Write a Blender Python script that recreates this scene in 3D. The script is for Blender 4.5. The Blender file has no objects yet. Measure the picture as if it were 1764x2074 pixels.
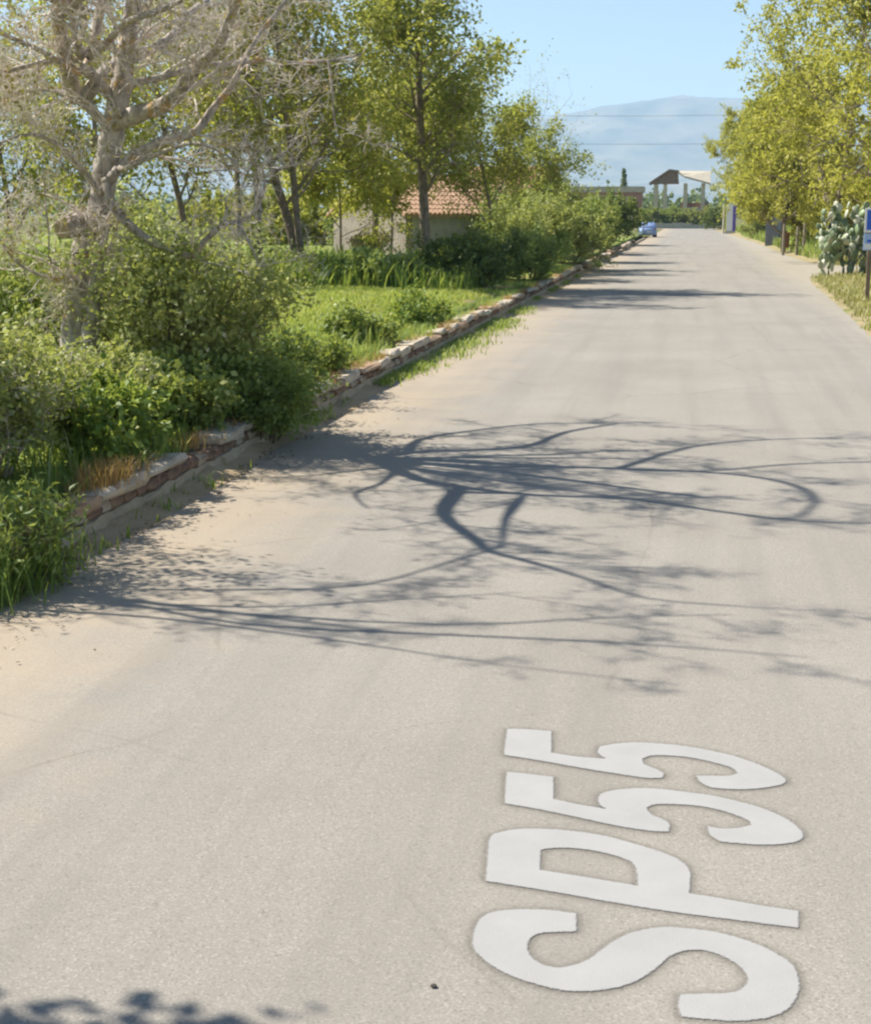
import bpy, bmesh, math, random
import numpy as np
from mathutils import Vector, Matrix
from mathutils.geometry import tessellate_polygon

# ------------------------------------------------------------------ camera, world, sun, exposure
SC = bpy.context.scene
COL = SC.collection
PITCH = math.radians(11.44); YAW = math.radians(9.71); CAMZ = 2.5; FPX = 3000.0
cam_d = bpy.data.cameras.new("camera"); cam = bpy.data.objects.new("camera", cam_d); COL.objects.link(cam)
cam_d.sensor_fit = 'HORIZONTAL'; cam_d.sensor_width = 36.0; cam_d.lens = 36.0 * FPX / 1764.0
cam_d.clip_start = 0.1; cam_d.clip_end = 60000
cam.location = (0, 0, CAMZ); cam.rotation_euler = (math.pi / 2 - PITCH, 0, YAW)
SC.camera = cam

SUN_AZ = math.radians(-77.0)      # measured from +Y (down the road) towards +X
SUN_EL = math.radians(48.0)
world = bpy.data.worlds.new("World"); SC.world = world; world.use_nodes = True
wn = world.node_tree.nodes; wl = world.node_tree.links
bg = wn["Background"]; sky = wn.new("ShaderNodeTexSky"); sky.sky_type = 'NISHITA'; sky.sun_disc = False
sky.sun_elevation = SUN_EL; sky.sun_rotation = SUN_AZ
sky.air_density = 1.0; sky.dust_density = 0.3; sky.ozone_density = 1.3; sky.altitude = 300
wl.new(sky.outputs[0], bg.inputs[0]); bg.inputs[1].default_value = 0.074
sun_d = bpy.data.lights.new("sun", 'SUN'); sun_d.energy = 4.9; sun_d.angle = math.radians(0.55); sun_d.color = (1.0, 0.945, 0.86)
sun = bpy.data.objects.new("sun", sun_d); COL.objects.link(sun)
SUNV = Vector((math.sin(SUN_AZ) * math.cos(SUN_EL), math.cos(SUN_AZ) * math.cos(SUN_EL), math.sin(SUN_EL)))
sun.rotation_euler = SUNV.to_track_quat('Z', 'Y').to_euler(); sun.location = SUNV * 60
SC.view_settings.view_transform = 'Standard'; SC.view_settings.look = 'None'
SC.view_settings.exposure = 0.98; SC.view_settings.gamma = 1.0
SC.render.engine = 'CYCLES'
SC.cycles.use_denoising = True
SC.cycles.max_bounces = 6; SC.cycles.diffuse_bounces = 3; SC.cycles.glossy_bounces = 2
SC.cycles.transmission_bounces = 4; SC.cycles.volume_bounces = 1; SC.cycles.transparent_max_bounces = 8
SC.cycles.pixel_filter_type = 'BLACKMAN_HARRIS'; SC.cycles.filter_width = 2.3

# ------------------------------------------------------------------ measuring: photo coordinates (1764 wide) <-> place
_F = Vector((-math.sin(YAW) * math.cos(PITCH), math.cos(YAW) * math.cos(PITCH), -math.sin(PITCH)))
_R = Vector((math.cos(YAW), math.sin(YAW), 0)); _U = _R.cross(_F); _C = Vector((0, 0, CAMZ))
def _ray(x, y): return _F + _R * ((x - 882) / FPX) + _U * ((1037 - y) / FPX)
def gpt(x, y, z=0.0):
    d = _ray(x, y); return _C + d * ((z - CAMZ) / d.z)
def ypt(x, y, Y):
    d = _ray(x, y); return _C + d * (Y / d.y)

# ------------------------------------------------------------------ materials
def nt(name):
    m = bpy.data.materials.new(name); m.use_nodes = True
    n = m.node_tree.nodes; n.clear(); return m, n, m.node_tree.links
def node(n, t, **kw):
    o = n.new(t)
    for k, v in kw.items(): setattr(o, k, v)
    return o
def ramp(n, stops):
    r = n.new("ShaderNodeValToRGB"); e = r.color_ramp.elements
    while len(e) < len(stops): e.new(0.5)
    for i, (p, c) in enumerate(stops): e[i].position = p; e[i].color = (c[0], c[1], c[2], 1)
    return r
def noise(n, l, co, scale, detail=4, rough=0.6):
    t = n.new("ShaderNodeTexNoise"); t.inputs["Scale"].default_value = scale; t.inputs["Detail"].default_value = detail
    t.inputs["Roughness"].default_value = rough; l.new(co, t.inputs["Vector"]); return t.outputs["Fac"]
def mixc(n, l, fac, a, b, mode='MIX'):
    m = n.new("ShaderNodeMix"); m.data_type = 'RGBA'; m.blend_type = mode
    for s, v in ((m.inputs[0], fac), (m.inputs[6], a), (m.inputs[7], b)):
        if hasattr(v, "is_linked"): l.new(v, s)
        elif isinstance(v, (int, float)): s.default_value = v
        else: s.default_value = (v[0], v[1], v[2], 1)
    return m.outputs[2]
def maprange(n, l, v, a, b, c=0.0, d=1.0):
    m = n.new("ShaderNodeMapRange"); l.new(v, m.inputs[0])
    for i, x in enumerate((a, b, c, d)): m.inputs[i + 1].default_value = x
    return m.outputs[0]
def math_n(n, l, op, a, b=None):
    m = n.new("ShaderNodeMath"); m.operation = op
    for s, v in ((m.inputs[0], a), (m.inputs[1], b)):
        if v is None: continue
        if hasattr(v, "is_linked"): l.new(v, s)
        else: s.default_value = v
    return m.outputs[0]
def finish(m, n, l, col, rough=0.85, bump=None, bstr=0.3, bdist=0.02, spec=0.3, metal=0.0):
    p = n.new("ShaderNodeBsdfPrincipled"); o = n.new("ShaderNodeOutputMaterial")
    if hasattr(col, "is_linked"): l.new(col, p.inputs["Base Color"])
    else: p.inputs["Base Color"].default_value = (*col, 1)
    if hasattr(rough, "is_linked"): l.new(rough, p.inputs["Roughness"])
    else: p.inputs["Roughness"].default_value = rough
    p.inputs["Specular IOR Level"].default_value = spec; p.inputs["Metallic"].default_value = metal
    if bump is not None:
        b = n.new("ShaderNodeBump"); b.inputs["Strength"].default_value = bstr; b.inputs["Distance"].default_value = bdist
        l.new(bump, b.inputs["Height"]); l.new(b.outputs[0], p.inputs["Normal"])
    l.new(p.outputs[0], o.inputs[0]); return m
def simple(name, c1, c2, scale=6.0, rough=0.8, bstr=0.3, bdist=0.01, spec=0.3, metal=0.0, detail=5):
    m, n, l = nt(name); tc = n.new("ShaderNodeTexCoord").outputs["Object"]
    f = noise(n, l, tc, scale, detail); r = ramp(n, [(0.3, c1), (0.7, c2)]); l.new(f, r.inputs[0])
    f2 = noise(n, l, tc, scale * 5, 3)
    return finish(m, n, l, r.outputs[0], rough, f2, bstr, bdist, spec, metal)
def leaf_mat(name, stops, trans=0.35, rough=0.5, spec=0.25):
    m, n, l = nt(name); a = n.new("ShaderNodeAttribute"); a.attribute_name = "tint"
    r = ramp(n, stops); l.new(a.outputs["Fac"], r.inputs[0])
    p = n.new("ShaderNodeBsdfPrincipled"); p.inputs["Roughness"].default_value = rough; p.inputs["Specular IOR Level"].default_value = spec
    t = n.new("ShaderNodeBsdfTranslucent"); mx = n.new("ShaderNodeMixShader"); mx.inputs[0].default_value = trans
    o = n.new("ShaderNodeOutputMaterial")
    tcol = mixc(n, l, 0.5, r.outputs[0], (0.46, 0.47, 0.05))
    l.new(r.outputs[0], p.inputs["Base Color"]); l.new(tcol, t.inputs[0])
    l.new(p.outputs[0], mx.inputs[1]); l.new(t.outputs[0], mx.inputs[2]); l.new(mx.outputs[0], o.inputs[0]); return m
def bark_mat(name, dark, light, lichen=None, lich_lo=0.56):
    m, n, l = nt(name); tc = n.new("ShaderNodeTexCoord").outputs["Object"]
    mp = n.new("ShaderNodeMapping"); mp.inputs["Scale"].default_value = (1, 1, 0.35); l.new(tc, mp.inputs[0])
    f = noise(n, l, mp.outputs[0], 14, 6, 0.65); r = ramp(n, [(0.32, dark), (0.66, light)]); l.new(f, r.inputs[0])
    pl = noise(n, l, tc, 5.5, 3, 0.5); c = mixc(n, l, maprange(n, l, pl, 0.48, 0.60, 0, 0.38), r.outputs[0], dark)
    if lichen:
        g = noise(n, l, tc, 3.2, 5, 0.7); c = mixc(n, l, maprange(n, l, g, lich_lo, lich_lo + 0.09), c, lichen)
    h = noise(n, l, mp.outputs[0], 40, 4)
    return finish(m, n, l, c, 0.9, h, 0.8, 0.02, 0.15)

def road_material():
    m, n, l = nt("asphalt_bleached"); tc = n.new("ShaderNodeTexCoord").outputs["Object"]
    big = noise(n, l, tc, 0.35, 5, 0.6); r = ramp(n, [(0.3, (0.248, 0.226, 0.192)), (0.7, (0.298, 0.274, 0.236))]); l.new(big, r.inputs[0])
    c = r.outputs[0]
    grain = noise(n, l, tc, 85, 3, 0.75); c = mixc(n, l, 0.9, c, mixc(n, l, maprange(n, l, grain, 0.30, 0.70), (0.80, 0.795, 0.785), (1.20, 1.20, 1.19)), 'MULTIPLY')
    vo = n.new("ShaderNodeTexVoronoi"); vo.inputs["Scale"].default_value = 115; l.new(tc, vo.inputs["Vector"])
    sep0 = n.new("ShaderNodeSeparateColor"); l.new(vo.outputs["Color"], sep0.inputs[0])
    c = mixc(n, l, maprange(n, l, sep0.outputs[0], 0.80, 0.93, 0, 0.3), c, (0.48, 0.44, 0.38))
    c = mixc(n, l, maprange(n, l, sep0.outputs[1], 0.86, 0.95, 0, 0.5), c, (0.16, 0.145, 0.12))
    sx = n.new("ShaderNodeSeparateXYZ"); l.new(tc, sx.inputs[0]); X = sx.outputs["X"]
    # wheel tracks, polished a little darker, and streaks along the road
    ms = n.new("ShaderNodeMapping"); ms.inputs["Scale"].default_value = (1.6, 0.06, 1); l.new(tc, ms.inputs[0])
    st = noise(n, l, ms.outputs[0], 1.3, 5, 0.6); c = mixc(n, l, maprange(n, l, st, 0.46, 0.70, 0, 0.5), c, (0.205, 0.19, 0.165))
    # wind-blown sand along the left edge
    e = noise(n, l, tc, 0.9, 6, 0.65); xe = math_n(n, l, 'ADD', X, math_n(n, l, 'MULTIPLY', math_n(n, l, 'SUBTRACT', e, 0.5), 2.6))
    sand = maprange(n, l, xe, -2.6, -4.2, 0, 0.68); sg = noise(n, l, tc, 45, 3)
    sandc = ramp(n, [(0.3, (0.37, 0.29, 0.195)), (0.7, (0.45, 0.36, 0.25))]); l.new(sg, sandc.inputs[0])
    c = mixc(n, l, sand, c, sandc.outputs[0])
    xr = math_n(n, l, 'ADD', X, math_n(n, l, 'MULTIPLY', math_n(n, l, 'SUBTRACT', e, 0.5), 2.0))
    c = mixc(n, l, maprange(n, l, xr, 3.0, 4.3, 0, 0.5), c, (0.38, 0.335, 0.255))
    # hairline cracks
    vc = n.new("ShaderNodeTexVoronoi"); vc.feature = 'DISTANCE_TO_EDGE'; vc.inputs["Scale"].default_value = 0.23
    wv = n.new("ShaderNodeMapping"); l.new(mixc(n, l, 0.25, tc, n_vec(n, l, tc)), wv.inputs[0]); l.new(wv.outputs[0], vc.inputs["Vector"])
    crack = math_n(n, l, 'MULTIPLY', maprange(n, l, vc.outputs["Distance"], 0.0, 0.0045, 1, 0), maprange(n, l, noise(n, l, tc, 0.3), 0.46, 0.58, 0, 0.55))
    c = mixc(n, l, crack, c, (0.12, 0.105, 0.085))
    vs = n.new("ShaderNodeTexVoronoi"); vs.inputs["Scale"].default_value = 0.16; l.new(tc, vs.inputs["Vector"])
    return finish(m, n, l, c, 0.9, grain, 0.45, 0.006, 0.2)
def n_vec(n, l, tc):
    t = n.new("ShaderNodeTexNoise"); t.inputs["Scale"].default_value = 1.2; t.inputs["Detail"].default_value = 5; l.new(tc, t.inputs["Vector"])
    return mixc(n, l, 1.0, tc, t.outputs["Color"], 'ADD')
def soil_mat(name, a, b, g, glo=0.45, gsc=0.8):
    m, n, l = nt(name); tc = n.new("ShaderNodeTexCoord").outputs["Object"]
    f = noise(n, l, tc, 2.5, 7, 0.65); r = ramp(n, [(0.3, a), (0.7, b)]); l.new(f, r.inputs[0])
    k = noise(n, l, tc, gsc, 6, 0.6); c = mixc(n, l, maprange(n, l, k, glo, glo + 0.12), r.outputs[0], g)
    return finish(m, n, l, c, 0.95, noise(n, l, tc, 22, 4), 0.7, 0.04, 0.1)

M = {}
M['road'] = road_material()
M['ground'] = soil_mat("ground_soil", (0.17, 0.13, 0.07), (0.26, 0.20, 0.11), (0.10, 0.135, 0.03), 0.42, 0.25)
M['bank'] = soil_mat("bank_soil", (0.20, 0.14, 0.075), (0.32, 0.23, 0.13), (0.21, 0.27, 0.055), 0.38, 0.5)
M['verge'] = soil_mat("verge_soil", (0.30, 0.235, 0.14), (0.40, 0.33, 0.19), (0.19, 0.20, 0.06), 0.50, 0.9)
M['dirt'] = soil_mat("dirt", (0.36, 0.26, 0.15), (0.48, 0.37, 0.23), (0.30, 0.23, 0.12), 0.55, 1.4)
def paint_material():
    m, n, l = nt("worn_road_paint"); tc = n.new("ShaderNodeTexCoord").outputs["Object"]
    r = ramp(n, [(0.3, (0.315, 0.309, 0.292)), (0.7, (0.35, 0.343, 0.325))]); l.new(noise(n, l, tc, 4, 5), r.inputs[0])
    g = noise(n, l, tc, 85, 3, 0.75); c = mixc(n, l, maprange(n, l, g, 0.30, 0.42, 0.35, 0), r.outputs[0], (0.30, 0.28, 0.245))
    finish(m, n, l, c, 0.85, g, 0.3, 0.004, 0.2)
    a = n.new("ShaderNodeAttribute"); a.attribute_name = "cover"; k = math_n(n, l, 'ADD', a.outputs["Fac"], maprange(n, l, g, 0.3, 0.7, -0.22, 0.22)); k = maprange(n, l, k, 0.3, 0.75)
    o = [q for q in n if q.type == 'OUTPUT_MATERIAL'][0]; p = [q for q in n if q.type == 'BSDF_PRINCIPLED'][0]; t = n.new("ShaderNodeBsdfTransparent"); mx_ = n.new("ShaderNodeMixShader")
    l.new(k, mx_.inputs[0]); l.new(t.outputs[0], mx_.inputs[1]); l.new(p.outputs[0], mx_.inputs[2]); l.new(mx_.outputs[0], o.inputs[0]); return m
M['paint'] = paint_material()
M['barkA'] = bark_mat("bark_grey_lichen", (0.19, 0.16, 0.135), (0.64, 0.57, 0.49), (0.46, 0.28, 0.10), 0.57)
M['twigA'] = bark_mat("twig_pale", (0.56, 0.48, 0.41), (0.88, 0.79, 0.70), (0.56, 0.36, 0.19), 0.57)
M['barkB'] = bark_mat("bark_brown", (0.13, 0.10, 0.075), (0.34, 0.27, 0.20), (0.26, 0.24, 0.15), 0.58)
M['twigB'] = bark_mat("twig_brown", (0.18, 0.145, 0.10), (0.40, 0.33, 0.24))
M['stem'] = bark_mat("stem_green_brown", (0.10, 0.08, 0.045), (0.24, 0.20, 0.11))
M['spring'] = leaf_mat("leaf_spring", [(0.0, (0.17, 0.19, 0.04)), (0.45, (0.38, 0.39, 0.075)), (0.8, (0.53, 0.51, 0.11)), (1.0, (0.62, 0.54, 0.24))], 0.48)
M['spring2'] = leaf_mat("leaf_spring_green", [(0.0, (0.14, 0.18, 0.045)), (0.5, (0.33, 0.38, 0.085)), (0.85, (0.48, 0.48, 0.13)), (1.0, (0.64, 0.60, 0.36))], 0.48)
M['gold'] = leaf_mat("leaf_spring_gold", [(0.0, (0.20, 0.205, 0.04)), (0.45, (0.42, 0.41, 0.075)), (0.8, (0.56, 0.53, 0.10)), (1.0, (0.66, 0.60, 0.24))], 0.48)
M['bud'] = leaf_mat("leaf_bud", [(0.0, (0.15, 0.10, 0.035)), (0.5, (0.26, 0.22, 0.06)), (1.0, (0.42, 0.33, 0.17))], 0.35)
M['shrub'] = leaf_mat("leaf_shrub_olive", [(0.0, (0.15, 0.185, 0.055)), (0.5, (0.34, 0.39, 0.12)), (0.85, (0.51, 0.54, 0.21)), (1.0, (0.68, 0.64, 0.42))], 0.40, 0.55, 0.3)
M['shrubg'] = leaf_mat("leaf_shrub_green", [(0.0, (0.09, 0.14, 0.035)), (0.5, (0.23, 0.32, 0.08)), (0.9, (0.40, 0.47, 0.15)), (1.0, (0.58, 0.60, 0.32))], 0.40, 0.5, 0.3)
M['shrubd'] = leaf_mat("leaf_shrub_dark", [(0.0, (0.05, 0.085, 0.025)), (0.6, (0.125, 0.19, 0.05)), (1.0, (0.30, 0.36, 0.11))], 0.32, 0.45, 0.35)
M['grass'] = leaf_mat("grass_blade", [(0.0, (0.16, 0.23, 0.035)), (0.5, (0.32, 0.40, 0.07)), (0.85, (0.46, 0.51, 0.12)), (1.0, (0.60, 0.55, 0.28))], 0.42)
M['weed'] = leaf_mat("weed_blade", [(0.0, (0.07, 0.13, 0.028)), (0.5, (0.17, 0.28, 0.055)), (0.9, (0.32, 0.42, 0.10)), (1.0, (0.46, 0.48, 0.22))], 0.42)
M['dry'] = leaf_mat("grass_dry", [(0.0, (0.209, 0.220, 0.061)), (0.5, (0.374, 0.363, 0.143)), (1.0, (0.605, 0.528, 0.308))], 0.3)
M['rust'] = leaf_mat("grass_rusty", [(0.0, (0.22, 0.11, 0.045)), (0.5, (0.40, 0.21, 0.09)), (1.0, (0.52, 0.34, 0.17))], 0.3)
M['litter'] = leaf_mat("leaf_litter", [(0.0, (0.10, 0.07, 0.045)), (1.0, (0.25, 0.18, 0.11))], 0.1)
M['plaster'] = simple("wall_footing", (0.30, 0.235, 0.15), (0.46, 0.37, 0.25), 3, 0.9, 0.6, 0.02)
M['brickA'] = simple("brick_red", (0.14, 0.085, 0.058), (0.27, 0.17, 0.115), 9, 0.9, 0.6, 0.01)
M['brickB'] = simple("brick_brown", (0.13, 0.075, 0.05), (0.27, 0.18, 0.11), 9, 0.9, 0.6, 0.01)
M['brickC'] = simple("brick_pale", (0.28, 0.21, 0.14), (0.42, 0.34, 0.24), 9, 0.9, 0.6, 0.01)
M['cap'] = simple("cap_stone", (0.34, 0.27, 0.19), (0.56, 0.49, 0.38), 7, 0.9, 0.6, 0.015)
M['capB'] = simple("cap_stone_rusty", (0.26, 0.15, 0.085), (0.46, 0.33, 0.21), 7, 0.9, 0.6, 0.015)

# ------------------------------------------------------------------ object helpers
def obj(name, me, mat=None, parent=None, **props):
    o = bpy.data.objects.new(name, me); COL.objects.link(o)
    if mat is not None and me is not None and not me.materials: me.materials.append(M[mat] if isinstance(mat, str) else mat)
    if parent is not None: o.parent = parent
    for k, v in props.items(): o[k] = v
    return o
def thing(name, label, cat, loc=(0, 0, 0), rz=0.0, group=None):
    o = bpy.data.objects.new(name, None); COL.objects.link(o); o.location = loc; o.rotation_euler = (0, 0, rz)
    o.empty_display_size = 0.2; o['label'] = label; o['category'] = cat
    if group: o['group'] = group
    return o
def mesh_np(name, V, faces, tint=None, smooth=False):
    """V (n,3); faces: list of int arrays (m,k)"""
    me = bpy.data.meshes.new(name); V = np.asarray(V, dtype=np.float32)
    loops = np.concatenate([f.reshape(-1) for f in faces]).astype(np.int32)
    tot = np.concatenate([np.full(len(f), f.shape[1], np.int32) for f in faces])
    start = np.concatenate([[0], np.cumsum(tot)[:-1]]).astype(np.int32)
    me.vertices.add(len(V)); me.vertices.foreach_set("co", V.reshape(-1))
    me.loops.add(len(loops)); me.loops.foreach_set("vertex_index", loops)
    me.polygons.add(len(tot)); me.polygons.foreach_set("loop_start", start); me.polygons.foreach_set("loop_total", tot)
    if smooth: me.polygons.foreach_set("use_smooth", np.ones(len(tot), bool))
    me.update(calc_edges=True)
    if tint is not None:
        a = me.attributes.new("tint", 'FLOAT', 'FACE'); a.data.foreach_set("value", np.asarray(tint, np.float32))
    return me
def bm_mesh(name, bm, smooth=False, recalc=True):
    if recalc: bmesh.ops.recalc_face_normals(bm, faces=bm.faces)
    me = bpy.data.meshes.new(name); bm.to_mesh(me); bm.free()
    if smooth: me.polygons.foreach_set("use_smooth", np.ones(len(me.polygons), bool))
    return me
def box(bm, x0, x1, y0, y1, z0, z1, mat=None):
    vs = [bm.verts.new(p) for p in ((x0, y0, z0), (x1, y0, z0), (x1, y1, z0), (x0, y1, z0), (x0, y0, z1), (x1, y0, z1), (x1, y1, z1), (x0, y1, z1))]
    if mat is not None:
        for v in vs: v.co = mat @ v.co
    for f in ((3, 2, 1, 0), (4, 5, 6, 7), (0, 1, 5, 4), (1, 2, 6, 5), (2, 3, 7, 6), (3, 0, 4, 7)): bm.faces.new([vs[i] for i in f])
    return vs
def box_mesh(name, x0, x1, y0, y1, z0, z1, bev=0.0, jit=0.0, rng=None):
    bm = bmesh.new(); vs = box(bm, x0, x1, y0, y1, z0, z1)
    if jit:
        for v in vs: v.co += Vector((rng.uniform(-jit, jit), rng.uniform(-jit, jit), rng.uniform(-jit, jit)))
    if bev: bmesh.ops.bevel(bm, geom=list(bm.edges), offset=bev, segments=1, affect='EDGES')
    return bm_mesh(name, bm)
def cyl(bm, p0, p1, r0, r1=None, n=10, caps=True):
    p0 = Vector(p0); p1 = Vector(p1); r1 = r0 if r1 is None else r1; d = (p1 - p0).normalized()
    a = d.orthogonal().normalized(); b = d.cross(a); A = []; B = []
    for i in range(n):
        t = 2 * math.pi * i / n; o = a * math.cos(t) + b * math.sin(t)
        A.append(bm.verts.new(p0 + o * r0)); B.append(bm.verts.new(p1 + o * r1))
    for i in range(n): bm.faces.new((A[i], A[(i + 1) % n], B[(i + 1) % n], B[i]))
    if caps: bm.faces.new(A[::-1]); bm.faces.new(B)
def cyl_mesh(name, p0, p1, r0, r1=None, n=10, smooth=True):
    bm = bmesh.new(); cyl(bm, p0, p1, r0, r1, n); return bm_mesh(name, bm, False)

# ------------------------------------------------------------------ plants: branches and leaves
def tubes(name, polys, mat, parent, pname, lump=0.0, rng=None, sides=None, kind=None):
    kind = kind or ('stuff' if pname == 'twigs' else None)
    V = []; Q = []; base = 0
    for pts, rad in polys:
        k = sides or (9 if rad[0] > 0.09 else 6 if rad[0] > 0.03 else 4 if rad[0] > 0.012 else 3)
        P = np.array([tuple(p) for p in pts]); r = np.asarray(rad)
        if r[0] > 0.012:                                   # close both ends
            d0 = P[0] - P[1]; d1 = P[-1] - P[-2]; d0 /= np.linalg.norm(d0) + 1e-9; d1 /= np.linalg.norm(d1) + 1e-9
            P = np.concatenate([[P[0] + d0 * r[0] * .5], P, [P[-1] + d1 * r[-1] * .8]]); r = np.concatenate([[r[0] * .15], r, [r[-1] * .08]])
        n = len(P)
        T = np.gradient(P, axis=0); T /= np.linalg.norm(T, axis=1, keepdims=True) + 1e-9
        ref = np.array([0.31, 0.17, 0.93]) if abs(T[0, 2]) < 0.8 else np.array([0.9, 0.3, 0.1])
        A = np.cross(T, ref); A /= np.linalg.norm(A, axis=1, keepdims=True) + 1e-9; B = np.cross(T, A)
        th = np.arange(k) * 2 * math.pi / k
        rr = r[:, None] * np.ones((1, k))
        if lump and rad[0] > 0.03: rr = rr * (1 + lump * np.array([[rng.uniform(-1, 1) for _ in range(k)] for _ in range(n)]))
        ring = P[:, None, :] + rr[:, :, None] * (np.cos(th)[None, :, None] * A[:, None, :] + np.sin(th)[None, :, None] * B[:, None, :])
        V.append(ring.reshape(-1, 3))
        i = np.arange(n - 1)[:, None] * k; j = np.arange(k)[None, :]; j2 = (j + 1) % k
        q = np.stack([i + j, i + j2, i + k + j2, i + k + j], -1).reshape(-1, 4) + base
        Q.append(q); base += n * k
    me = mesh_np(name, np.concatenate(V), [np.concatenate(Q)], smooth=True)
    o = obj(pname, me, mat, parent)
    if kind: o['kind'] = kind
    return o
def leaves_mesh(name, C, A, size, aspect, rs, tint, up=0.35):
    """rhombic folded leaves; C centres, A axis directions, size lengths"""
    n = len(C); N = rs.normal(size=(n, 3)); N[:, 2] += up * 2; B = np.cross(A, N); B /= np.linalg.norm(B, axis=1, keepdims=True) + 1e-9
    N = np.cross(B, A); L = size[:, None]; w = L * aspect * 0.5; fold = N * L * 0.10
    v = np.stack([C, C + A * L * 0.5 + B * w + fold, C + A * L - N * L * 0.12, C + A * L * 0.5 - B * w + fold], 1).reshape(-1, 3)
    q = np.arange(n * 4).reshape(n, 4)
    return mesh_np(name, v, [q], tint)
def rdir(rng):
    while True:
        v = Vector((rng.uniform(-1, 1), rng.uniform(-1, 1), rng.uniform(-1, 1)))
        if 0.05 < v.length < 1: return v.normalized()
def grow(out, tips, p, d, L, r, lvl, P, rng):
    """random-walk branch with children; P: dict of per-level lists"""
    n = max(3, min(9, int(L / P['seg'][lvl]) + 1)); step = L / n; pts = [p.copy()]; dirs = [d.copy()]
    for i in range(n):
        d = (d + rdir(rng) * P['wob'][lvl] + Vector((0, 0, P['up'][lvl]))).normalized()
        p = p + d * step; pts.append(p); dirs.append(d)
    tip = r * P['tip'][lvl]; rad = [r + (tip - r) * i / n for i in range(n + 1)]
    out.append((pts, rad, lvl))
    if lvl >= P['leaflvl']: tips.append((pts, lvl))
    if lvl < P['max']:
        k = P['kids'][lvl]; k = int(k) + (rng.random() < k % 1)
        for j in range(k):
            t = P['t0'][lvl] + (1 - P['t0'][lvl]) * (j + rng.random()) / k; i = min(n - 1, int(t * n)); f = t * n - i
            q = pts[i].lerp(pts[i + 1], min(1, f)); dd = dirs[min(i + 1, n)]
            ax = dd.cross(rdir(rng)).normalized(); a = math.radians(rng.uniform(*P['ang'][lvl]))
            nd = Matrix.Rotation(a, 3, ax) @ dd
            grow(out, tips, q, nd, L * rng.uniform(*P['rat'][lvl]) * (1 - 0.35 * t * (lvl == 0)), max(0.003, rad[i] * P['rr'][lvl]), lvl + 1, P, rng)
def foliage(name, tips, per, size, rs, mat, parent, pname="foliage", spread=0.06, aspect=0.6, droop=0.0, clip=None, tshift=0.0):
    C = []; A = []
    for pts, lvl in tips:
        n = rs.poisson(per * rs.gamma(0.9, 1 / 0.9))
        if n == 0: continue
        P = np.array([tuple(q) for q in pts]); t = rs.uniform(0.15, 1.0, n) * (len(P) - 1); i = np.minimum(t.astype(int), len(P) - 2); f = (t - i)[:, None]
        C.append(P[i] * (1 - f) + P[i + 1] * f); dd = P[-1] - P[0]; A.append(np.repeat(dd[None], n, 0) / (np.linalg.norm(dd) + 1e-9))
    C = np.concatenate(C); A = np.concatenate(A); n = len(C)
    C = C + rs.normal(size=(n, 3)) * spread
    if clip is not None: k = clip(C); C = C[k]; A = A[k]; n = len(C)
    A = A * 0.6 + rs.normal(size=(n, 3)) * 0.75; A[:, 2] -= droop; A /= np.linalg.norm(A, axis=1, keepdims=True) + 1e-9
    # tint: each branchlet of one plant differs a little, plus a leaf-to-leaf spread
    ph = rs.uniform(0, 6.28, 6); lowf = (np.sin(C[:, 0] * 2.3 + ph[0]) + np.sin(C[:, 1] * 2.0 + ph[1]) + np.sin(C[:, 2] * 2.6 + ph[2])) / 6
    tint = np.clip(rs.normal(0.47 + tshift, 0.2, n) + lowf * 0.35, 0, 1)
    me = leaves_mesh(name, C, A, rs.uniform(0.45, 1.45, n) * size, aspect, rs, tint)
    return obj(pname, me, mat, parent)

SHRUB = dict(max=3, leaflvl=1, seg=[.25, .2, .15, .1], wob=[.25, .3, .35, .4], up=[.06, .05, .04, .03], tip=[.4, .4, .4, .5], kids=[6, 4, 3], t0=[.15, .1, .1],
             ang=[(20, 60), (25, 65), (25, 70)], rat=[(.4, .65), (.4, .7), (.4, .7)], rr=[.55, .6, .6])
def shrub(name, label, loc, h, rx, ry, seed, mat='shrub', leaf=0.055, per=7, stems=12, cat='shrub', aspect=0.6, spread=0.06, tshift=0.0, group=None, stemmat='stem', lean=0.0, deep=False):
    rng = random.Random(seed); rs = np.random.RandomState(seed)
    t = thing(name, label, cat, loc, 0, group); out = []; tips = []
    for i in range(stems):
        a = 2 * math.pi * (i + rng.random() * 0.7) / stems; q = math.sqrt(rng.random())
        p = Vector((rx * 0.35 * q * math.cos(a), ry * 0.35 * q * math.sin(a), 0))
        d = Vector((rx * q * math.cos(a) + lean, ry * q * math.sin(a), h * rng.uniform(0.75, 1.05))); L = d.length * (0.82 + 0.13 * (1 - q))
        grow(out, tips, p, d.normalized(), L, 0.008 + 0.006 * h, 0, SHRUB, rng)
    polys = [(a, b) for a, b, l in out if l <= (3 if deep else 2)]
    tubes(name, polys, stemmat, t, 'stems', rng=rng)
    foliage(name, tips, per, leaf, rs, mat, t, 'foliage', spread, aspect, 0.05, tshift=tshift)
    return t
LEAFY = dict(max=4, leaflvl=3, seg=[.5, .35, .25, .18, .12], wob=[.09, .16, .22, .28, .35], up=[.05, .06, .04, .02, .0], tip=[.35, .35, .35, .4, .5],
             kids=[13, 6, 5, 4], t0=[.22, .2, .15, .1], ang=[(40, 75), (30, 60), (30, 65), (30, 70)], rat=[(.38, .58), (.42, .62), (.42, .65), (.4, .7)], rr=[.45, .55, .6, .6])
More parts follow.
